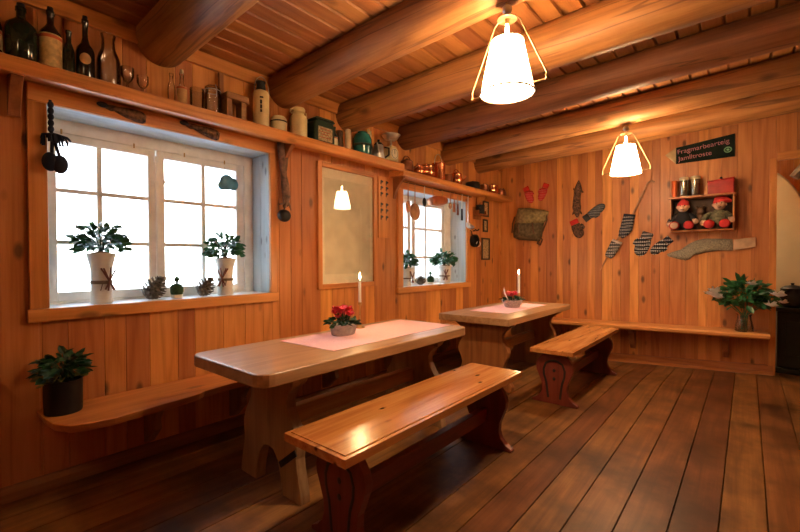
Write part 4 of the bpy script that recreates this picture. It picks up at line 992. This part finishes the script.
# ------------------------------------------------------------------ loose benches
def bench(label, x0, x1, y0, y1, zt, yl, seed):
    cx = (x0+x1)/2
    t = thing('plank_bench', label, 'bench', (cx,(y0+y1)/2,0), 'loose plank benches with carved red legs')
    m = MB(); m.tone = .5; th = .04
    m.box(x0,y0,zt-th,x1,y1,zt-.004); m.box(x0+.02,y0+.02,zt-.0045,x1-.02,y1-.02,zt); build(m, 'seat', M['seat'], t, bevel=.0035, seg=2)
    half = [(.19,0),(.192,.018),(.152,.038),(.117,.075),(.104,.115),(.108,.17),(.132,.23),(.151,.275),(.156,.315),(.146,.355),(.122,.39),(.1,.412),(.098,.425),(.104,zt-th-.0005)]
    for yy_ in yl:
        m = MB(); m.tone = .5; zz = zf(cx, yy_)
        m.prism([(a, b if b > .005 else zz) for a, b in sym(half, cx)], 1, yy_-.022, yy_+.022); lg = build(m, 'leg', M['red'], t, bevel=.004)
        sgn = -1 if yy_ == yl[0] else 1
        f = yy_ + sgn*.0225
        # painted keyhole contour and two dots
        k_ = [(.05,.05),(.058,.12),(.066,.18),(.085,.24),(.088,.29),(.07,.34),(.03,.365),(0,.368)]
        pts = [(cx+a, f, b) for a, b in k_] + [(cx-a, f, b) for a, b in k_[::-1][1:]]
        m = MB(); m.tube(pts, .0095, 6); m.v = [(v[0], f + (v[1]-f)*.25, v[2]) for v in m.v]
        for zz_ in (.215,.285): m.ball((cx, f, zz_), (.013,.003,.015), 12, 8)
        build(m, 'painted_contour', M['darkpaint'], lg, smooth=True)
    m = MB(); m.tone = .5; m.box(cx-.022, yl[0]+.0225, .165, cx+.022, yl[1]-.0225, .25); build(m, 'stretcher', M['redY'], t, bevel=.004)
    return t
bench('nearest plank bench with polished knotty seat and red carved legs', 1.374, 1.757, 1.028, 2.597, .488, (1.19,2.45), 1)
bench('farther plank bench by the far table, parallel to its long side', 1.465, 1.822, 3.42, 4.98, .475, (3.52,4.80), 2)

# ------------------------------------------------------------------ back wall display
PL = lambda u, v, h: (u, YB-.001-h, v)
def outline_thing(name, label, cat, pts, mat, th, group=None, loc=None):
    m = MB(); m.puffy(pts, PL, th)
    c = loc or (sum(p[0] for p in pts)/len(pts), YB, sum(p[1] for p in pts)/len(pts))
    return m, c
def limb(path, widths):
    """outline of a soft strip along a path"""
    P = [Vector(p) for p in path]; up = []; dn = []
    for k, p in enumerate(P):
        d = (P[min(k+1,len(P)-1)] - P[max(k-1,0)]).normalized(); n = Vector((-d.y,d.x)); up.append(tuple(p+n*widths[k])); dn.append(tuple(p-n*widths[k]))
    return up + dn[::-1]
def mitten(label, cuff, tip, w, mat, cuffmat, thumb=1, group='knitted mittens on the back wall', th=.03, off=0, tw=1.75):
    A = Vector(cuff); B = Vector(tip); d = (B-A).normalized(); n = Vector((-d.y,d.x)); Ln = (B-A).length
    t = thing('mitten', label, 'mitten', (A.x, YB, A.y), group)
    f = lambda u, v, h: (u, YB-.0012-h-off, v)
    prof = [(.26,.8),(.4,.95),(.6,1),(.8,.92),(.93,.65),(1,.2)]
    out = [tuple(A+d*Ln*s+n*w*q) for s, q in prof] + [tuple(A+d*Ln*s-n*w*q) for s, q in prof[::-1]]
    m = MB(); m.puffy(out, f, th); build(m, 'hand', mat, t, smooth=True)
    a = A+d*Ln*.38+n*w*.8*thumb; b = A+d*Ln*.62+n*w*tw*thumb
    m = MB(); m.puffy(limb([tuple(a),tuple((a+b)/2),tuple(b)], [w*.4,w*.42,w*.22]), f, th*.7); build(m, 'thumb', mat, t, smooth=True)
    out = [tuple(A+n*w*.8), tuple(A+d*Ln*.25+n*w*.78), tuple(A+d*Ln*.25-n*w*.78), tuple(A-n*w*.8)]
    m = MB(); m.puffy(out, f, th*.75); build(m, 'cuff', cuffmat, t, smooth=True)
    return t
mitten('left one of the small red mitten pair above the rucksack', (.385,2.285), (.485,2.045), .056, M['wool_red'], M['redwool'], 1, tw=1.15)
mitten('right one of the small red mitten pair above the rucksack', (.70,2.30), (.60,2.065), .054, M['wool_red'], M['redwool'], -1, tw=1.15)
mitten('dark grey patterned mitten slanting up to the right of the squirrel pelt', (1.205,1.755), (1.46,1.935), .058, M['wool_grey'], M['wool_dark'], -1, tw=1.1)
mitten('brown mitten with a bright red cuff below the squirrel pelt', (1.065,1.76), (1.165,1.515), .07, M['fur'], M['redwool'], 1, tw=1.3)
mitten('black and white mitten with a flared hand, pale banded cuff, fingers down', (1.955,1.55), (1.845,1.265), .078, M['wool_black'], M['wool_pale'], -1, tw=1.25)
mitten('black and white patterned mitten slanting right, under the doll box', (2.185,1.47), (1.985,1.29), .058, M['wool_black'], M['wool_blue'], 1, tw=1.05)
# rucksack
t = thing('rucksack', 'old olive canvas rucksack hanging on the back wall', 'rucksack', (.45,YB,1.97))
o_ = [(.235,1.80),(.205,1.65),(.21,1.55),(.28,1.515),(.45,1.50),(.6,1.485),(.635,1.55),(.655,1.70),(.68,1.80)]
m = MB(); m.puffy(o_, PL, .13); build(m, 'bag', M['canvasdark'], t, smooth=True)
o_ = [(.29,1.985),(.45,1.975),(.66,1.93),(.735,1.90),(.70,1.79),(.66,1.735),(.5,1.72),(.36,1.73),(.24,1.745),(.25,1.86)]
m = MB(); m.puffy(o_, lambda u, v, h: (u, YB-.004-h, v), .16); build(m, 'flap', M['canvas'], t, smooth=True)
m = MB(); m.tube([(.34,YB-.15,1.76),(.335,YB-.14,1.66),(.34,YB-.11,1.6)], .011, 6); build(m, 'buckle_strap', M['leather'], t); m = MB(); m.tube([(.55,YB-.15,1.75),(.56,YB-.14,1.65),(.56,YB-.11,1.59)], .011, 6); build(m, 'buckle_strap', M['leather'], t)
m = MB(); m.tube([(.62,YB-.05,1.56),(.66,YB-.06,1.50),(.63,YB-.06,1.43),(.585,YB-.05,1.45),(.60,YB-.04,1.51)], .011, 6); build(m, 'shoulder_strap', M['leather'], t); m = MB(); m.tube([(.70,YB-.03,1.88),(.72,YB-.04,1.78),(.66,YB-.05,1.62)], .012, 6); build(m, 'shoulder_strap', M['leather'], t); m = MB(); m.tube([(.235,YB-.03,1.86),(.2,YB-.03,1.76),(.19,YB-.03,1.62)], .012, 6); build(m, 'shoulder_strap', M['leather'], t)
# squirrel pelt
t = thing('squirrel_pelt', 'dark brown squirrel pelt stretched upright on the back wall', 'pelt', (1.12,YB,2.03))
m = MB(); m.puffy(limb([(1.135,2.29),(1.132,2.24),(1.128,2.17),(1.118,2.1),(1.108,2.0),(1.11,1.93),(1.115,1.85),(1.118,1.79)], [.006,.03,.052,.045,.05,.058,.04,.012]), PL, .03); build(m, 'body', M['fur'], t, smooth=True)
m = MB()
for a, b in (((1.10,2.16),(1.062,2.185)),((1.16,2.15),(1.195,2.12)),((1.08,1.88),(1.055,1.83)),((1.145,1.88),(1.175,1.83))): m.puffy(limb([a,((a[0]+b[0])/2,(a[1]+b[1])/2),b], [.014,.012,.006]), PL, .015)
build(m, 'leg', M['fur'], t, smooth=True)
# walking stick with two socks
t = thing('walking_stick', 'knobbly wooden walking stick hung slantwise on the back wall', 'stick', (1.7,YB,1.6))
yk = YB-.024
m = MB(); m.tube([(2.02,yk,2.155),(1.985,yk,2.175),(1.945,yk,2.15),(1.92,yk,2.09),(1.9,yk,2.03),(1.868,yk,1.96),(1.83,yk,1.87),(1.78,yk,1.76),(1.61,yk,1.46),(1.5,yk,1.26),(1.415,yk,1.08)], [.008,.012,.013,.012,.015,.012,.012,.012,.012,.01,.007], 8)
m.tube([(1.875,yk,1.975),(1.905,yk-.01,1.965)], [.01,.005], 6); build(m, 'shaft', M['spoonwood'], t, smooth=True)
def stick_sock(label, path, ws, mat, cm, cuff):
    t = thing('knitted_sock', label, 'sock', (path[0][0], YB, path[0][1]), 'socks threaded on the walking stick')
    f = lambda u, v, h: (u, yk-.015-h, v)
    m = MB(); m.puffy(limb(path, ws), f, .03); build(m, 'leg_and_foot', mat, t, smooth=True)
    m = MB(); m.puffy(limb(cuff, [ws[0]*1.02]*len(cuff)), f, .034); build(m, 'cuff', cm, t, smooth=True)
stick_sock('dark blue patterned sock on the upper half of the walking stick', [(1.755,1.77),(1.735,1.68),(1.72,1.61),(1.69,1.555),(1.655,1.50)], [.065,.068,.072,.06,.03], M['wool_blue'], M['bluecloth'], [(1.757,1.785),(1.752,1.755)])
stick_sock('pale grey patterned sock on the lower half of the walking stick', [(1.61,1.445),(1.59,1.40),(1.565,1.345),(1.535,1.29),(1.51,1.25)], [.06,.06,.06,.056,.04], M['wool_pale'], M['wool_cuff'], [(1.622,1.46),(1.608,1.43)])
# long stocking on a stretcher
t = thing('long_stocking', 'long grey brown knitted stocking pulled over a pale wooden leg form', 'stocking', (2.55,YB,1.37))
o_ = [(2.16,1.255),(2.145,1.285),(2.2,1.305),(2.29,1.335),(2.36,1.395),(2.42,1.43),(2.5,1.455),(2.63,1.45),(2.76,1.44),(2.768,1.38),(2.765,1.315),(2.64,1.315),(2.52,1.298),(2.45,1.275),(2.40,1.265),(2.38,1.225),(2.33,1.205),(2.25,1.225)]
m = MB(); m.puffy(o_, PL, .04); build(m, 'stocking', M['wool_long'], t, smooth=True)
m = MB(); m.prism([(2.77,1.433),(2.955,1.455),(2.955,1.35),(2.77,1.318)], 1, YB-.024, YB-.002); build(m, 'wooden_form', M['palewood'], t, bevel=.004)

# arrow sign
t = thing('arrow_sign', 'black wooden arrow sign pointing left with pink lettering high on the back wall', 'sign', (2.5,YB,2.45))
m = MB(); m.prism([(2.237,2.342),(2.776,2.345),(2.776,2.592),(2.237,2.528)], 1, YB-.022, YB-.001); build(m, 'board', M['sign'], t, bevel=.002)
m = MB(); m.prism([(2.128,2.46),(2.2365,2.34),(2.2365,2.53)], 1, YB-.022, YB-.001); build(m, 'pale_point', M['signtip'], t, bevel=.002)
def text(name, body, size, x, z, rot, mat, parent, yface):
    cu = bpy.data.curves.new(name, 'FONT'); cu.body = body; cu.size = size; cu.extrude = .0008
    o = bpy.data.objects.new(name+'_curve', cu); C.objects.link(o)
    bpy.context.view_layer.update(); dg = bpy.context.evaluated_depsgraph_get()
    me = bpy.data.meshes.new_from_object(o.evaluated_get(dg)); bpy.data.objects.remove(o)
    me.materials.clear(); me.materials.append(mat); at = me.attributes.new('tone', 'FLOAT', 'FACE')
    q = bpy.data.objects.new(name, me); C.objects.link(q); q.parent = parent
    q.rotation_euler = (radians(90), -rot, 0); q.location = Vector((x, yface, z)) - base_of(parent)
    return q
text('lettering', 'Fragmarbearteig', .0735, 2.25, 2.449, radians(6.0), M['lettering'], t, YB-.0232)
text('lettering', 'Jamlltroste', .072, 2.262, 2.37, radians(4.5), M['lettering'], t, YB-.0232)
m = MB(); m.tube([(2.715+.03*cos(a), YB-.0235, 2.425+.027*sin(a)) for a in [2*pi*k/24 for k in range(25)]], .006, 6); m.ball((2.715,YB-.0235,2.425), (.014,.002,.012), 12, 8); build(m, 'round_emblem', M['emblem'], t, smooth=True)

# doll box
BX0, BX1, BZ0, BZ1, BD = 2.195, 2.78, 1.535, 1.93, .18
t = thing('shelf_box', 'open wooden wall box with a notched top edge, holding two dolls', 'shelf', ((BX0+BX1)/2,YB,BZ0))
m = MB(); m.tone = .5; yf = YB-BD
m.box(BX0, yf, BZ0, BX0+.016, YB-.001, BZ1-.02); m.box(BX1-.016, yf, BZ0, BX1, YB-.001, BZ1-.02); build(m, 'side', M['pineZ'], t, bevel=.002)
m = MB(); m.tone = .6; m.box(BX0+.0165, yf, BZ0, BX1-.0165, YB-.001, BZ0+.016); build(m, 'bottom', M['pineX'], t, bevel=.002)
m = MB(); m.tone = .4; m.box(BX0+.0165, YB-.012, BZ0+.0165, BX1-.0165, YB-.001, BZ1-.02); build(m, 'back_panel', M['boxdark'], t)
def ztop(X): return BZ1 + .0
m = MB(); m.tone = .55; m.prism([(BX0-.012,BZ1-.019),(BX1+.012,BZ1-.019),(BX1+.012,BZ1+.002),(BX0-.012,BZ1+.002)], 1, yf-.012, YB-.001)
for k in range(26): X = BX0+.005+k*.0225; m.box(X, yf-.016, BZ1-.017, X+.011, yf-.0121, BZ1+.001)
build(m, 'top_board', M['pineX'], t)
ZT = BZ1+.0025
m = MB(); m.lathe([(0,0),(.027,0),(.028,.004),(.028,.19),(.024,.196),(0,.195)], (2.232,YB-.09,ZT), 20); tag(build(m, 'pillar_candle', M['orangewax'], smooth=True, loc=(2.232,YB-.09,ZT)), 'thick orange unlit candle at the left on the doll box', 'candle')
for X, lab in ((2.325,'left one of two dark metal canisters with cream lid on the doll box'),(2.43,'right one of two dark metal canisters with cream lid on the doll box')):
    t = thing('canister', lab, 'canister', (X,YB-.09,ZT), 'metal canisters on the doll box')
    m = MB(); m.lathe([(0,0),(.043,0),(.045,.004),(.045,.19),(0,.19)], (X,YB-.09,ZT), 24); build(m, 'body', M['dullmetal'], t, smooth=True)
    m = MB(); m.lathe([(.0455,.1905),(.047,.193),(.047,.222),(.03,.23),(0,.231)], (X,YB-.09,ZT), 24); build(m, 'lid', M['creamdull'], t, smooth=True)
t = thing('red_tin', 'wide shiny red tin with a small knob on the doll box', 'tin', (2.66,YB-.09,ZT))
m = MB(); m.prism([(2.545,ZT),(2.775,ZT),(2.775,ZT+.155),(2.545,ZT+.135)], 1, YB-.16, YB-.03); build(m, 'box', M['redtin'], t, bevel=.008, seg=3)
m = MB(); m.prism([(2.54,ZT+.136),(2.78,ZT+.157),(2.78,ZT+.168),(2.54,ZT+.147)], 1, YB-.165, YB-.025); build(m, 'lid', M['redtin'], t, bevel=.004)
m = MB(); m.ball((2.66,YB-.09,ZT+.175), (.014,.014,.018), 12, 8); build(m, 'knob', M['iron'], t, smooth=True)

# dolls
def doll(label, x, z, jacket, trous, shoe, sole, hat_tip, hatw, mit, seed, lean=0):
    t = thing('elf_doll', label, 'doll', (x,YB-.1,z), 'elf dolls in the wall box')
    yb_ = YB-.1
    m = MB(); m.lathe([(0,0),(.07,.0),(.085,.03),(.082,.1),(.06,.17),(.03,.2),(0,.205)], (x+lean*.5,yb_,z), 20, sy=.75); build(m, 'body', jacket, t, smooth=True)
    hx = x+lean; hz = z+.245
    m = MB(); m.ball((hx,yb_-.02,hz), (.052,.05,.055), 18, 12); m.ball((hx,yb_-.072,hz-.006), (.012,.014,.012), 10, 8); m.ball((hx-.05,yb_-.02,hz), (.012,.012,.016), 8, 6); m.ball((hx+.05,yb_-.02,hz), (.012,.012,.016), 8, 6)
    hd = build(m, 'head', M['skin'], t, smooth=True)
    m = MB()
    for s in (-1,1): m.ball((hx+s*.019,yb_-.066,hz+.012), .0055, 8, 6)
    m.tube([(hx-.016,yb_-.064,hz-.026),(hx,yb_-.068,hz-.031),(hx+.016,yb_-.064,hz-.026)], .0028, 5)
    build(m, 'eyes_and_mouth', M['dollblack'], hd, smooth=True)
    m = MB(); tip = Vector(hat_tip); b0 = Vector((hx,yb_-.012,hz+.018)); pts = [b0, b0.lerp(tip,.3)+Vector((0,0,.022)), b0.lerp(tip,.6)+Vector((0,0,.02)), tip]
    m.tube([b0-Vector((0,0,.004)), b0+Vector((0,0,.028)), *pts[1:]], [.056,.053,.044,.03,.01], 16); build(m, 'pointed_cap', M['dollred'], t, smooth=True)
    for s in (-1,1):
        hand = (x+s*hatw, yb_-.085, z+.075+.01*s)
        m = MB(); m.tube([(x+s*.055+lean*.5,yb_,z+.165),(x+s*.095,yb_-.02,z+.13),(x+s*hatw,yb_-.07,z+.09)], [.024,.026,.023], 10); a = build(m, 'arm', jacket, t, smooth=True)
        m = MB(); m.ball(hand, (.026,.024,.03), 12, 8); m.ball((hand[0]-s*.02,hand[1]-.01,hand[2]+.014), (.01,.012,.014), 8, 6); build(m, 'hand', mit, a, smooth=True)
        m = MB(); m.tube([(x+s*.035,yb_-.02,z+.035),(x+s*.045,yb_-.08,z+.045),(x+s*.058,yb_-.13,z+.035)], [.036,.035,.03], 12); a = build(m, 'leg', trous, t, smooth=True)
        m = MB(); m.ball((x+s*.062,yb_-.155,z+.045), (.046,.022,.044), 14, 10); sh = build(m, 'shoe', shoe, a, smooth=True)
        if sole:
            m = MB(); m.ball((x+s*.062,yb_-.174,z+.045), (.036,.006,.034), 14, 8); build(m, 'sole', sole if s < 0 else shoe, sh, smooth=True)
    t.scale = (1.08,)*3
    return t
doll('left elf doll with small red cap and black clothes, sitting in the box', 2.318, BZ0+.0165, M['dollblack'], M['dollblack'], M['dollred'], M['skin'], (2.30,YB-.10,BZ0+.325), .115, M['skin'], 1)
doll('right elf doll in olive jacket with big red cap flopping right', 2.632, BZ0+.0165, M['dollgreen'], M['dollblack'], M['dollred'], M['dollred'], (2.745,YB-.11,BZ0+.29), .115, M['skin'], 2, .015)
m = MB(); m.ball((2.475,YB-.045,BZ0+.0165+.1), (.045,.03,.1), 16, 10); m.ball((2.475,YB-.05,BZ0+.23), (.042,.034,.045), 14, 10); m.ball((2.445,YB-.05,BZ0+.272), .015, 10, 6); m.ball((2.505,YB-.05,BZ0+.272), .015, 10, 6)
tag(build(m, 'soft_toy', M['leather'], smooth=True, loc=(2.47,YB-.07,BZ0+.0165)), 'small rust brown soft toy half hidden between the two dolls', 'toy')

# vase of flowers on the back bench
vx, vy, vz = 2.865, 5.67, zt(2.865)+.0005
t = thing('flower_vase', 'clear glass vase of dark leafy flowers on the back bench', 'flowers', (vx,vy,vz))
m = MB(); m.lathe([(r*1.28,q) for r, q in [(0,0),(.058,0),(.062,.006),(.062,.05),(.048,.13),(.046,.16),(.055,.18),(.052,.18),(.043,.16),(.045,.13),(.058,.05),(.056,.012),(0,.012)]], (vx,vy,vz), 26); build(m, 'vase', M['clear'], t, smooth=True)
m = MB(); m.lathe([(0,.013),(.069,.013),(.072,.05),(.058,.11),(0,.11)], (vx,vy,vz), 24); build(m, 'water', M['water'], t, smooth=True)
r_ = random.Random(4); m = MB()
tips = [(-.27,-.05,.38),(-.2,.02,.36),(-.1,-.05,.5),(0,-.04,.55),(.08,0,.56),(.17,-.02,.42),(.25,-.05,.4),(.2,0,.3),(-.12,-.1,.3),(.05,-.12,.4),(-.02,.1,.45),(.26,.02,.34)]
for a, b, h in tips: m.tube([(vx+r_.uniform(-.03,.03),vy+r_.uniform(-.03,.03),vz+.02),(vx+a*.12,vy+b*.2,vz+.18),(vx+a*.6,vy+b*.6,vz+.18+(h-.18)*.65),(vx+a,vy+b,vz+h)], .004, 5)
build(m, 'stem', M['leaf'], t)
m = MB(); leafset(m, (vx-.01,vy-.02,vz+.36), 230, .2, .085, 61, hem=.6, rz=.85); leafset(m, (vx-.18,vy-.03,vz+.34), 26, .09, .08, 62, hem=.6); leafset(m, (vx+.17,vy-.03,vz+.35), 30, .09, .08, 63, hem=.6); m.v = [(v[0], vy-.02+(v[1]-vy+.02)*.62 if v[1] > vy-.02 else v[1], v[2]) for v in m.v]; build(m, 'foliage', M['leaf'], t, recalc=False)
m = MB()
def bloom(c, s, n=9):
    for k in range(n):
        b = k*2.4; e = .1 + k/n; d = Vector((cos(b)*(1-e*.4), sin(b)*(1-e*.4)-.4, .3+e*.5)).normalized(); sd = d.cross(Vector((.3,.2,1))).normalized(); p = Vector(c)
        m.add([p, p+d*s*.5+sd*s*.4, p+d*s+sd*s*.25, p+d*s-sd*s*.25, p+d*s*.5-sd*s*.4], [(0,1,2),(0,2,3),(0,3,4)])
for bx, by, bz, bs in ((-.27,-.15,.37,.085),(-.245,-.17,.41,.07),(-.22,-.17,.345,.065),(.05,-.24,.50,.055),(.25,-.17,.39,.075),(.2,-.2,.29,.065),(.29,-.1,.32,.05)): bloom((vx+bx,vy+by,vz+bz), bs)
build(m, 'blossom', M['petalwhite'], t, recalc=False)

# ------------------------------------------------------------------ beyond the opening
t = thing('iron_stove', 'dark green iron stove standing just beyond the doorway on the right', 'stove', (3.5,6.2,0))
m = MB(); m.box(3.135,5.99,.06,3.85,6.5,.66); build(m, 'body', M['stove'], t, bevel=.012)
m = MB(); m.box(3.125,5.975,.6605,3.87,6.52,.70); build(m, 'top_plate', M['stove'], t, bevel=.006)
m = MB(); m.box(3.2,5.978,.2,3.5,5.9895,.56); build(m, 'door', M['stove'], t, bevel=.004)
m = MB(); m.box(3.12,5.975,.0,3.87,6.51,.0595); build(m, 'plinth', M['stove'], t, bevel=.006)
t = thing('iron_pot', 'black iron cooking pot standing on the dark stove', 'pot', (3.26,6.1,.7005))
m = MB(); m.lathe([(0,0),(.07,0),(.1,.03),(.105,.13),(.095,.19),(.1,.2),(.06,.23),(.012,.24),(.016,.26),(0,.262)], (3.26,6.1,.7005), 24); build(m, 'body', M['iron'], t, smooth=True)
m = MB(); m.tube([(3.36,6.1,.87),(3.43,6.09,.9),(3.47,6.09,.88)], .01, 8); build(m, 'handle', M['iron'], t, smooth=True)
m = MB(); outp = [(3.0,-.05),(4.6,-.05)] 
# plastered hearth breast with a rounded shoulder
pts = [(2.4,-.05),(3.46,-.05)] + [(2.9+.56*cos(a), 1.555+.85*sin(a)) for a in [radians(x) for x in range(0,91,6)]] + [(2.4,2.405)]
m.prism(pts, 1, 7.0, 7.9)
tag(build(m, 'plaster_hearth', M['plaster'], bevel=.03, seg=3, loc=(3.2,7.4,0)), 'beige plastered hearth with a rounded shoulder seen through the doorway', 'hearth')
m = MB(); m.tone = .8; m.tube([(3.22,6.95,2.1),(3.62,6.95,2.66)], .05, 8); m.v = [(v[0]+.09,v[1]-.06,v[2]+.1) for v in m.v]; tag(build(m, 'diagonal_brace', M['greybrace'], loc=(3.4,6.9,2.4)), 'pale diagonal timber brace at the top of the doorway', 'brace')

# ------------------------------------------------------------------ lamps
def lamp(label, x, y, ztop, watt=1):
    """cage lamp under a log beam; ztop is the underside of the log"""
    t = thing('pendant_lamp', label, 'lamp', (x,y,ztop), 'parchment pendant lamps with wire frames')
    zb = ztop-.03
    m = MB(); m.tube([(x,y,ztop+.004),(x,y,zb+.02)], .005, 8); m.tube([(x+.012*cos(a),y,ztop-.006+.01*sin(a)) for a in [2*pi*k/14 for k in range(15)]], .003, 6); build(m, 'hook', M['brass'], t, smooth=True)
    m = MB(); m.ball((x,y,zb), .026, 18, 12); build(m, 'metal_ball', M['steel'], t, smooth=True)
    m = MB(); m.lathe([(0,-.03),(.045,-.045),(.05,-.052),(.012,-.05),(.01,-.075),(0,-.076)], (x,y,zb), 20); build(m, 'collar', M['brass'], t, smooth=True)
    z0 = zb-.05; z1 = zb-.405
    m = MB()
    for s in (-1,1): m.tube([(x,y,z0+.004),(x+s*.05,y,z0),(x+s*.07,y,z0-.02),(x+s*.205,y,z1+.03),(x+s*.2,y,z1)], .0036, 8)
    m.tube([(x-.2,y,z1),(x+.2,y,z1)], .003, 8); m.ball((x-.205,y,z1), .009, 10, 8); m.ball((x+.205,y,z1), .009, 10, 8); build(m, 'wire_frame', M['darkbrass'], t, smooth=True)
    m = MB(); n = 48; za, zb2 = zb-.16, zb-.425; rows = 8; R_ = []
    for j in range(rows+1):
        s = j/rows; row = []
        for i in range(n):
            a = 2*pi*i/n; r = (.079+(.132-.079)*s)*(1+.012*(-1)**i); m.v.append((x+r*cos(a), y+r*sin(a), za+(zb2-za)*s)); row.append(len(m.v)-1)
        R_.append(row)
    for A, B in zip(R_, R_[1:]):
        for i in range(n): m.face((A[i],A[(i+1)%n],B[(i+1)%n],B[i]))
    sh = build(m, 'lamp_shade', M['shade'] if watt > .5 else M['shade_dim'], t, smooth=True)
    m = MB(); m.tube([(x+.082*cos(a),y+.082*sin(a),za) for a in [2*pi*k/32 for k in range(33)]], .0035, 6); m.tube([(x+.136*cos(a),y+.136*sin(a),zb2) for a in [2*pi*k/40 for k in range(41)]], .0045, 6); m.tube([(x+.1265*cos(a),y+.1265*sin(a),zb2+.03) for a in [2*pi*k/40 for k in range(41)]], .003, 6)
    for k in range(6):
        a = 2*pi*k/6+.35; m.tube([(x+.082*cos(a),y+.082*sin(a),za),(x+.136*cos(a),y+.136*sin(a),zb2)], .0022, 5)
    build(m, 'shade_ring', M['leather'], sh, smooth=True)
    m = MB(); m.ball((x,y,za-.11), (.034,.034,.045), 16, 12); m.tube([(x,y,za-.07),(x,y,za-.01),(x,y,z0)], [.014,.014,.006], 10); build(m, 'bulb', M['bulb'], t, smooth=True)
    l = bpy.data.lights.new('lamp_bulb_light', 'POINT'); l.energy = BULB*watt; l.color = (1,.73,.44); l.shadow_soft_size = .05
    o = bpy.data.objects.new('lamp_bulb_light', l); C.objects.link(o); o.location = (x, y, za-.165)
BULB = 30
lamp('nearer and larger-looking parchment pendant lamp in a brass wire frame', 1.94, 1.985, 2.525)
lamp('farther parchment pendant lamp in a brass wire frame, near the arrow sign', 2.0, 4.38, 2.485)

lamp('added dim parchment pendant lamp, unseen behind the camera, to light the near faces', 1.95, -.75, zc(1.95)-.003, .14)  # extra lamp added out of view to brighten the bench and trestle fronts
lamp('added parchment pendant lamp, unseen behind the back wall, to light the plaster hearth', 2.35, 6.45, zc(2.35)-.003)  # put in out of view so the hearth beyond the opening gets light

# ------------------------------------------------------------------ daylight
w = bpy.data.worlds.new('sky'); bpy.context.scene.world = w; w.use_nodes = True; nt = w.node_tree
bg = nt.nodes['Background']
tc = N(nt, 'ShaderNodeTexCoord'); sp = N(nt, 'ShaderNodeSeparateXYZ'); L(nt, tc.outputs['Generated'], sp.inputs[0])
L(nt, ramp(nt, mathn(nt, 'MULTIPLY_ADD', sp.outputs[2], .5, .5), [(.35, (.80,.9,1)), (.5, (.92,.97,1)), (.8, (.62,.8,1))]), bg.inputs[0])
bg.inputs[1].default_value = 4.2

sc = bpy.context.scene
sc.view_settings.view_transform = 'Standard'; sc.view_settings.look = 'None'; sc.view_settings.exposure = 1.2; sc.view_settings.gamma = 1
sc.view_settings.use_curve_mapping = False
